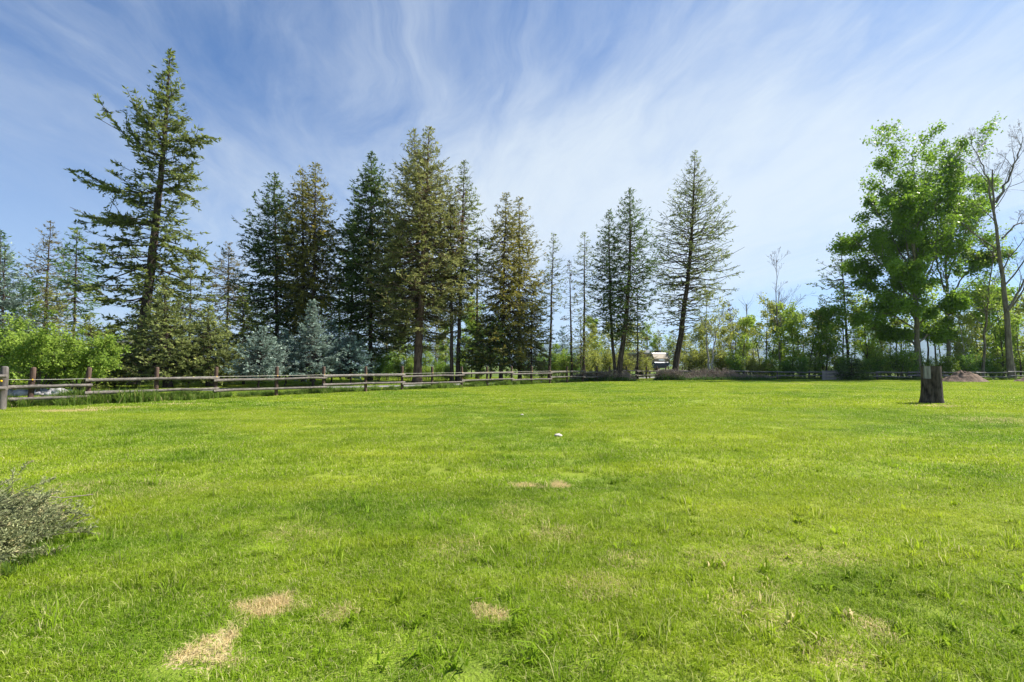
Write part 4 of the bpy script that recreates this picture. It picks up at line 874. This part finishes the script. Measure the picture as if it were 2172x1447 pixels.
# ------------------------------------------------------------------ camper trailer, red shed, tan hut
def prism(name, parent, prof, width, mat, loc=(0, 0, 0), bev=0.0):
    """side profile (y,z) swept across x"""
    n = len(prof); V = [(-width / 2, y, z) for y, z in prof] + [(width / 2, y, z) for y, z in prof]
    Fc = [list(range(n))[::-1], [n + i for i in range(n)]] + [[i, (i + 1) % n, n + (i + 1) % n, n + i] for i in range(n)]
    import bmesh
    me = poly_mesh(name, V, Fc, mat); bm = bmesh.new(); bm.from_mesh(me); bmesh.ops.recalc_face_normals(bm, faces=bm.faces)
    if bev: bmesh.ops.bevel(bm, geom=bm.edges[:], offset=bev, segments=2, affect='EDGES')
    bm.to_mesh(me); bm.free()
    return obj(name, me, parent, loc)
def camper():
    Y = 62.0; x = hx(1404, Y)
    root = empty('camper_trailer', (x, Y, 0), math.radians(25)); tag(root, 'beige camper trailer with dark blue lower nose half hidden beyond the fence', 'camper')
    beige = plain('camper_beige', (0.34, 0.285, 0.205), 0.6, 0.12, 2.0); white = plain('camper_white', (0.46, 0.46, 0.46), 0.45, 0.08)
    blue = plain('camper_blue_grey', (0.085, 0.120, 0.180), 0.4, 0.2); glass = plain('camper_glass', (0.36, 0.42, 0.46), 0.12, 0.25, 3.0, spec=0.6); black = plain('camper_black', (0.02, 0.02, 0.022), 0.6)
    Wd = 2.7
    body = prism('body', root, [(0.0, 1.95), (-0.05, 2.35), (0.25, 2.9), (8.0, 2.95), (8.0, 0.75), (1.9, 0.75), (1.9, 1.25), (0.9, 1.3)], Wd, beige, bev=0.04)
    prism('nose_panel', root, [(-0.02, 1.90), (0.80, 1.30), (0.90, 1.20), (0.60, 1.10), (-0.02, 1.55), (-0.10, 1.80)], Wd * 0.94, blue, bev=0.03)
    roof = prism('roof', root, [(0.20, 2.90), (0.35, 3.08), (7.9, 3.16), (7.98, 2.97)], Wd * 1.02, white, bev=0.03)
    boxobj('roof_vent', roof, (0.2, 0.9, 3.2), (0.6, 0.6, 0.22), black)
    boxobj('air_conditioner', roof, (0.1, 3.4, 3.3), (0.8, 1.0, 0.34), white)
    wn = boxobj('window', root, (-0.05, 0.02, 2.22), (1.05, 0.08, 0.42), white, (math.radians(-14), 0, 0)); boxobj('pane', wn, (0, -0.035, 0), (0.92, 0.04, 0.32), glass)
    for sx in (-1, 1):
        wn = boxobj('side_window', root, (sx * (Wd / 2 + 0.005), 3.4, 2.1), (0.06, 1.0, 0.6), black); boxobj('pane', wn, (sx * 0.03, 0, 0), (0.02, 0.9, 0.5), glass)
        for yy in (5.3, 6.15):
            V, Fc = cyl(np.array([0, 0, 0]), np.array([0.2, 0, 0]), 0.36, 0.36, 20, 2); wh = obj('wheel', poly_mesh('wheel', V, Fc, black), root, (sx * 1.1 - 0.1, yy, 0.36))
            V, Fc = cyl(np.array([0, 0, 0]), np.array([0.21, 0, 0]), 0.2, 0.2, 16, 2); obj('rim', poly_mesh('rim', V, Fc, white), wh, (0.0 + (0.01 if sx > 0 else -0.02), 0, 0))
        boxobj('landing_leg', root, (sx * 1.0, 2.0, 0.42), (0.09, 0.09, 0.84), black)
camper()
def shed():
    Y = 46.0; x = hx(318, Y)
    root = empty('red_shed', (x, Y, 0), math.radians(20)); tag(root, 'dark red shed glimpsed below the branches of the broad green spruces', 'shed')
    red = bark_mat('red_boards', (0.07, 0.018, 0.014), (0.17, 0.045, 0.034), 10.0, 0.08, 0.3, 0.8); tin = plain('shed_roof', (0.16, 0.15, 0.15), 0.6)
    W_, D_, H_ = 6.0, 4.0, 2.3
    wall = boxobj('wall', root, (0, 0, H_ / 2), (W_, D_, H_), red, bev=0.01)
    for k in range(12): boxobj('plank', wall, (-W_ / 2 + 0.25 + k * 0.5, -D_ / 2 - 0.012, 0), (0.46, 0.024, H_ - 0.02), red)
    prism('roof', root, [(-D_ / 2 - 0.4, H_ - 0.1), (0, H_ + 1.3), (D_ / 2 + 0.4, H_ - 0.1), (D_ / 2 + 0.4, H_ - 0.02), (0, H_ + 1.42), (-D_ / 2 - 0.4, H_ - 0.02)], W_ + 0.6, tin)
    boxobj('door', root, (0.8, -D_ / 2 - 0.035, 0.98), (0.95, 0.04, 1.95), plain('shed_door', (0.10, 0.03, 0.025), 0.7))
shed()
def hut():
    Y = 56.0; x = hx(953, Y)
    root = empty('wooden_hut', (x, Y, 0), math.radians(8)); tag(root, 'tiny tan gabled hut on the ground behind the fence at centre', 'hut')
    tan = plain('tan_wood', (0.42, 0.31, 0.22), 0.8); dk = plain('hut_dark', (0.03, 0.025, 0.02), 0.9)
    w_ = 0.46
    V = [(-w_, -0.5, 0), (w_, -0.5, 0), (w_, -0.5, 0.55), (0, -0.5, 0.86), (-w_, -0.5, 0.55), (-w_, 0.5, 0), (w_, 0.5, 0), (w_, 0.5, 0.55), (0, 0.5, 0.86), (-w_, 0.5, 0.55)]
    obj('wall', poly_mesh('hut_wall', V, [[4, 3, 2, 1, 0], [5, 6, 7, 8, 9], [0, 1, 6, 5], [1, 2, 7, 6], [4, 0, 5, 9]], plain('hut_wall', (0.20, 0.17, 0.13), 0.85)), root)
    for s_ in (-1, 1):
        sl_ = math.atan2(0.31, w_); o = boxobj('roof_panel', root, (s_ * 0.27, 0, 0.735), (0.66, 1.25, 0.05), tan, (0, s_ * sl_, 0))
    boxobj('door_opening', root, (0, -0.505, 0.25), (0.34, 0.02, 0.42), dk)  # thin dark slab on the closed wall, coloured as the shade inside a doorway
hut()


# ------------------------------------------------------------------ dry weeds at the far edge of the lawn
def weeds(label, px0, px1, Y0, Y1, hgt, n, seed, green=0.35):
    r = np.random.default_rng(seed); Ym = (Y0 + Y1) / 2; c = np.array([hx((px0 + px1) / 2, Ym), Ym, 0])
    root = empty('weed_clump', c); tag(root, label, 'weeds')
    px = r.uniform(px0, px1, n); Y = r.uniform(Y0, Y1, n); st = np.array([[hx(a, b), b, 0.0] for a, b in zip(px, Y)])
    edge = np.clip(1.3 - 1.1 * np.abs((px - (px0 + px1) / 2) / ((px1 - px0) / 2)) ** 3, 0.3, 1)
    P = paths(st, np.array([0, 0, 1.0]) + r.normal(size=(n, 3)) * 0.25, hgt * edge * r.uniform(0.5, 1.1, n), 5, r, 0.12, 0.05)
    b = np.repeat(np.arange(n), 9); p, T = along(P, b, r.uniform(0.3, 1, len(b))); P2 = paths(p, T + r.normal(size=T.shape) * 0.6, r.uniform(0.1, 0.35, len(b)), 3, r, 0.15, 0.03)
    V, Q = join([tubes(P - c, np.full((n, 5), 0.008), 3), tubes(P2 - c, np.full((len(b), 3), 0.0065), 3)])
    obj('dry_stems', mesh('weed_stems', V, Q, M['weed_stem'], False, np.random.default_rng(1).random(len(Q))), root)
    k = int(n * green * 40); i = r.integers(0, n, k)
    p = st[i] + r.normal(size=(k, 3)) * [0.12, 0.12, 0]; p[:, 2] = np.abs(r.normal(size=k)) * hgt * 0.22 * edge[i]
    d = r.normal(size=(k, 3)) * 0.6 + [0, 0, 0.8]; L = r.uniform(0.10, 0.22, k); V, Q = blades(p - c, d, L, L * 0.3, r, 0.1)
    obj('leaves', mesh('weed_leaves', V, Q, M['weed_leaf'], False, r.random(k)), root)
weeds('long strip of dry grey weeds round the base of the leaning fir pair', 1212, 1345, 43.5, 45.6, 0.85, 620, 61, 0.45)
weeds('rounded clump of grey weeds at the foot of the airy fir', 1392, 1452, 45.5, 47.5, 1.0, 520, 62, 0.5)
weeds('purplish grey band of dead weeds right of the airy fir', 1455, 1568, 49.0, 51.5, 1.05, 620, 63, 0.2)
weeds('green weedy patch in front of the dead weed band', 1455, 1640, 46.5, 49.0, 0.45, 380, 64, 1.5)


# ------------------------------------------------------------------ grass
def blade_mesh(name, n, rad, h0, h1, wd, seed, mat, lean=0.5, clump=0.0, vmax=1.0):
    r = np.random.default_rng(seed)
    if clump:
        nc = max(3, int(n / 26)); cc = r.uniform(-rad, rad, (nc, 2)); xy = cc[r.integers(0, nc, n)] + r.normal(size=(n, 2)) * clump
        far_ = r.random(n) < 0.55; xy[far_] = r.uniform(-rad, rad, (far_.sum(), 2))
    else: xy = r.uniform(-rad, rad, (n, 2))
    h = r.uniform(h0, h1, n) * np.where(r.random(n) < 0.06, 1.5, 1.0); a = r.random(n) * 6.283; ln = np.abs(r.normal(size=n)) * lean
    dx, dy = np.cos(a), np.sin(a); b = a + math.pi / 2 + r.normal(size=n) * 0.6; wx, wy = np.cos(b), np.sin(b); wv = wd * r.uniform(0.6, 1.4, n)
    p0 = np.c_[xy, np.full(n, -0.005)]
    p1 = p0 + np.c_[dx * ln * h * 0.35, dy * ln * h * 0.35, h * 0.6]; p2 = p0 + np.c_[dx * ln * h * 1.0, dy * ln * h * 1.0, h * (1 - 0.25 * np.minimum(ln, 1.2))]
    W = np.c_[wx, wy, np.zeros(n)] * wv[:, None] * 0.5
    V = np.stack([p0 - W, p0 + W, p1 - W * 0.85, p1 + W * 0.85, p2 - W * 0.12, p2 + W * 0.12], 1).reshape(-1, 3)
    i = np.arange(n)[:, None] * 6; Q = np.concatenate([i + [0, 1, 3, 2], i + [2, 3, 5, 4]], 1).reshape(-1, 4)
    v = r.random(n) * vmax
    return mesh(name, V, Q, M[mat], False, np.repeat(v, 2))
def scatter(name, label, cat, variants, pts, rots, scl, idx):
    """one object whose points carry grass patches (geometry nodes)"""
    col = bpy.data.collections.new(name + '_patches')
    for k, me in enumerate(variants): col.objects.link(bpy.data.objects.new('%s_%02d' % (name, k), me))
    me = bpy.data.meshes.new(name); me.vertices.add(len(pts)); me.vertices.foreach_set('co', np.asarray(pts, np.float32).ravel())
    for nm, typ, dat, key in (('rot', 'FLOAT_VECTOR', rots, 'vector'), ('scl', 'FLOAT_VECTOR', scl, 'vector'), ('idx', 'INT', idx, 'value')):
        a = me.attributes.new(nm, typ, 'POINT'); a.data.foreach_set(key, np.asarray(dat, np.int32 if typ == 'INT' else np.float32).ravel())
    me.update(); o = obj(name, me); tag(o, label, cat, kind='stuff')
    ng = bpy.data.node_groups.new(name, 'GeometryNodeTree'); ng.interface.new_socket('Geometry', in_out='INPUT', socket_type='NodeSocketGeometry'); ng.interface.new_socket('Geometry', in_out='OUTPUT', socket_type='NodeSocketGeometry')
    gi = ng.nodes.new('NodeGroupInput'); go = ng.nodes.new('NodeGroupOutput'); ip = ng.nodes.new('GeometryNodeInstanceOnPoints'); ci = ng.nodes.new('GeometryNodeCollectionInfo')
    ci.inputs['Collection'].default_value = col; ci.inputs['Separate Children'].default_value = True; ci.inputs['Reset Children'].default_value = True
    def attr(nm, t):
        a = ng.nodes.new('GeometryNodeInputNamedAttribute'); a.data_type = t; a.inputs[0].default_value = nm; return a.outputs[0]
    ip.inputs['Pick Instance'].default_value = True
    ng.links.new(gi.outputs[0], ip.inputs['Points']); ng.links.new(ci.outputs[0], ip.inputs['Instance']); ng.links.new(attr('idx', 'INT'), ip.inputs['Instance Index'])
    e2r = ng.nodes.new('FunctionNodeEulerToRotation'); ng.links.new(attr('rot', 'FLOAT_VECTOR'), e2r.inputs[0]); ng.links.new(e2r.outputs[0], ip.inputs['Rotation']); ng.links.new(attr('scl', 'FLOAT_VECTOR'), ip.inputs['Scale'])
    ng.links.new(ip.outputs[0], go.inputs[0])
    md = o.modifiers.new('scatter', 'NODES'); md.node_group = ng
    return o
rg = np.random.default_rng(2024)
var = [blade_mesh('patch_near', 3400, 0.30, 0.016, 0.044, 0.0036, 500 + k, 'grass', 0.95, 0.03) for k in range(4)] + \
      [blade_mesh('patch_mid', 3800, 0.60, 0.018, 0.045, 0.0075, 510 + k, 'grass', 0.7, 0.05) for k in range(3)] + \
      [blade_mesh('patch_far', 3000, 1.2, 0.03, 0.06, 0.020, 520 + k, 'grass', 0.6, 0.09) for k in range(3)] + \
      [blade_mesh('tuft', 34, 0.055, 0.05, 0.12, 0.0055, 530 + k, 'grass', 0.75) for k in range(3)] + \
      [blade_mesh('weed_rosette', 13, 0.03, 0.04, 0.085, 0.013, 540 + k, 'grass', 1.0, vmax=0.75) for k in range(2)]
P_, R_, S_, I_ = [], [], [], []
def on_lawn(x, y, e=0.0): return (y < fence_y(x) - e) and (y < back_y(x) - e if x > 15.2 else True)
stc = ground(1975, 856)
def addp(x, y, k, s=1.0, sz=1.0): P_.append((x, y, 0.0)); R_.append((0, 0, rg.random() * 6.283)); S_.append((s, s, s * sz)); I_.append(k)
mnv = lambda x, y, s: mnoise.noise(Vector((x * s, y * s, 3.7)))
def zone(y0, y1, step, k0, kn, lim=None):
    y = y0
    while y < y1:
        xm = 1.12 * y + 1.6; x = -xm
        while x < xm:
            px, py = x + rg.uniform(-.3, .3) * step, y + rg.uniform(-.3, .3) * step
            if lim(px, py): addp(px, py, k0 + int(rg.integers(0, kn)), 1.0, float(np.clip(1.0 + 0.55 * mnv(px, py, 0.9) + 0.25 * mnv(px, py, 3.1), 0.5, 1.7)))
            x += step
        y += step
zone(1.2, 6.2, 0.44, 0, 4, lambda x, y: y < 6.0)
zone(5.8, 17.0, 0.95, 4, 3, lambda x, y: on_lawn(x, y, 0.1) and math.hypot(x - stc[0], y - stc[1]) > 0.3)
zone(16.5, 52.0, 1.9, 7, 3, lambda x, y: on_lawn(x, y, 0.2) and math.hypot(x - stc[0], y - stc[1]) > 0.3)
zone(17.0, 60.0, 2.1, 7, 3, lambda x, y: not on_lawn(x, y, 0.0) and abs(y - road_y(np.array([x]))[0]) > 3.4 and x < 20)
for _ in range(650):
    y = 1.8 + 14 * rg.random() ** 1.4; x = rg.uniform(-1, 1) * (1.08 * y + 1)
    if on_lawn(x, y, 0.5) and mnv(x, y, 0.6) > -0.15:
        for _k in range(int(rg.integers(1, 4))): addp(x + rg.normal() * 0.12, y + rg.normal() * 0.12, 10 + int(rg.integers(0, 3)), rg.uniform(0.6, 1.15))
for _ in range(420):
    y = 1.8 + 8 * rg.random() ** 1.3; x = rg.uniform(-0.4, 1.05) * y
    if mnv(x + 3, y, 0.7) > 0.0: addp(x, y, 13 + int(rg.integers(0, 2)), rg.uniform(0.6, 1.2))
scatter('grass', 'short spring lawn grass, green with straw-coloured dry patches', 'grass', var, P_, R_, S_, I_)

tall = [blade_mesh('tall_tuft', 130, 0.18, 0.16, 0.40, 0.016, 540 + k, 'tall_grass', 0.55) for k in range(4)]
P_, R_, S_, I_ = [], [], [], []
t_ = -1.2
while t_ < 27:
    p = posts[0] + fd * t_
    for _k in range(5 if t_ < 6 else 3):
        off = rg.normal() * 0.28 - 0.25; q = p - fn * (off * -1) + fd * rg.normal() * 0.2
        s_ = float(np.clip(1.0 + 0.7 * mnv(q[0], q[1], 0.8), 0.35, 1.5)) * (1.15 if t_ < 6 else 0.85)
        if t_ > 2.0 and mnv(q[0] + 7, q[1], 0.5) < -0.12: continue
        addp(q[0], q[1], int(rg.integers(0, 4)), s_)
    t_ += 0.22
for _ in range(420):
    x = rg.uniform(16, 58); addp(x, back_y(x) + rg.normal() * 0.35 + 0.2, int(rg.integers(0, 4)), rg.uniform(0.4, 1.1))
for _ in range(260):
    x = rg.uniform(-17, 8); addp(x, fence_y(x) + rg.uniform(0.5, 2.2), int(rg.integers(0, 4)), rg.uniform(0.4, 0.9))
jc = np.array([-4.58, 3.34])
for _ in range(60):
    a = rg.uniform(-1.9, 0.9); q = jc + np.array([math.cos(a), math.sin(a)]) * rg.uniform(0.95, 1.3); addp(q[0], q[1], int(rg.integers(0, 4)), rg.uniform(0.15, 0.32))
scatter('tall_grass', 'tall unmown grass along the foot of the fences', 'grass', tall, P_, R_, S_, I_)


# ------------------------------------------------------------------ the air
def haze():
    bm = box(18600, 12600, 620, 0.5); me = bpy.data.meshes.new('haze'); bm.to_mesh(me); bm.free()
    m, N = new_mat('thin_air')
    v = N.add('ShaderNodeVolumePrincipled', {'Color': (0.55, 0.76, 1.0, 1.0), 'Density': 0.00010, 'Anisotropy': 0.2})
    N.add('ShaderNodeOutputMaterial', {'Volume': v.outputs[0]}); me.materials.append(m)
    tag(obj('haze', me, None, (0, 3000, 304)), 'thin bluish air over the whole place', 'haze', kind='stuff')
haze()
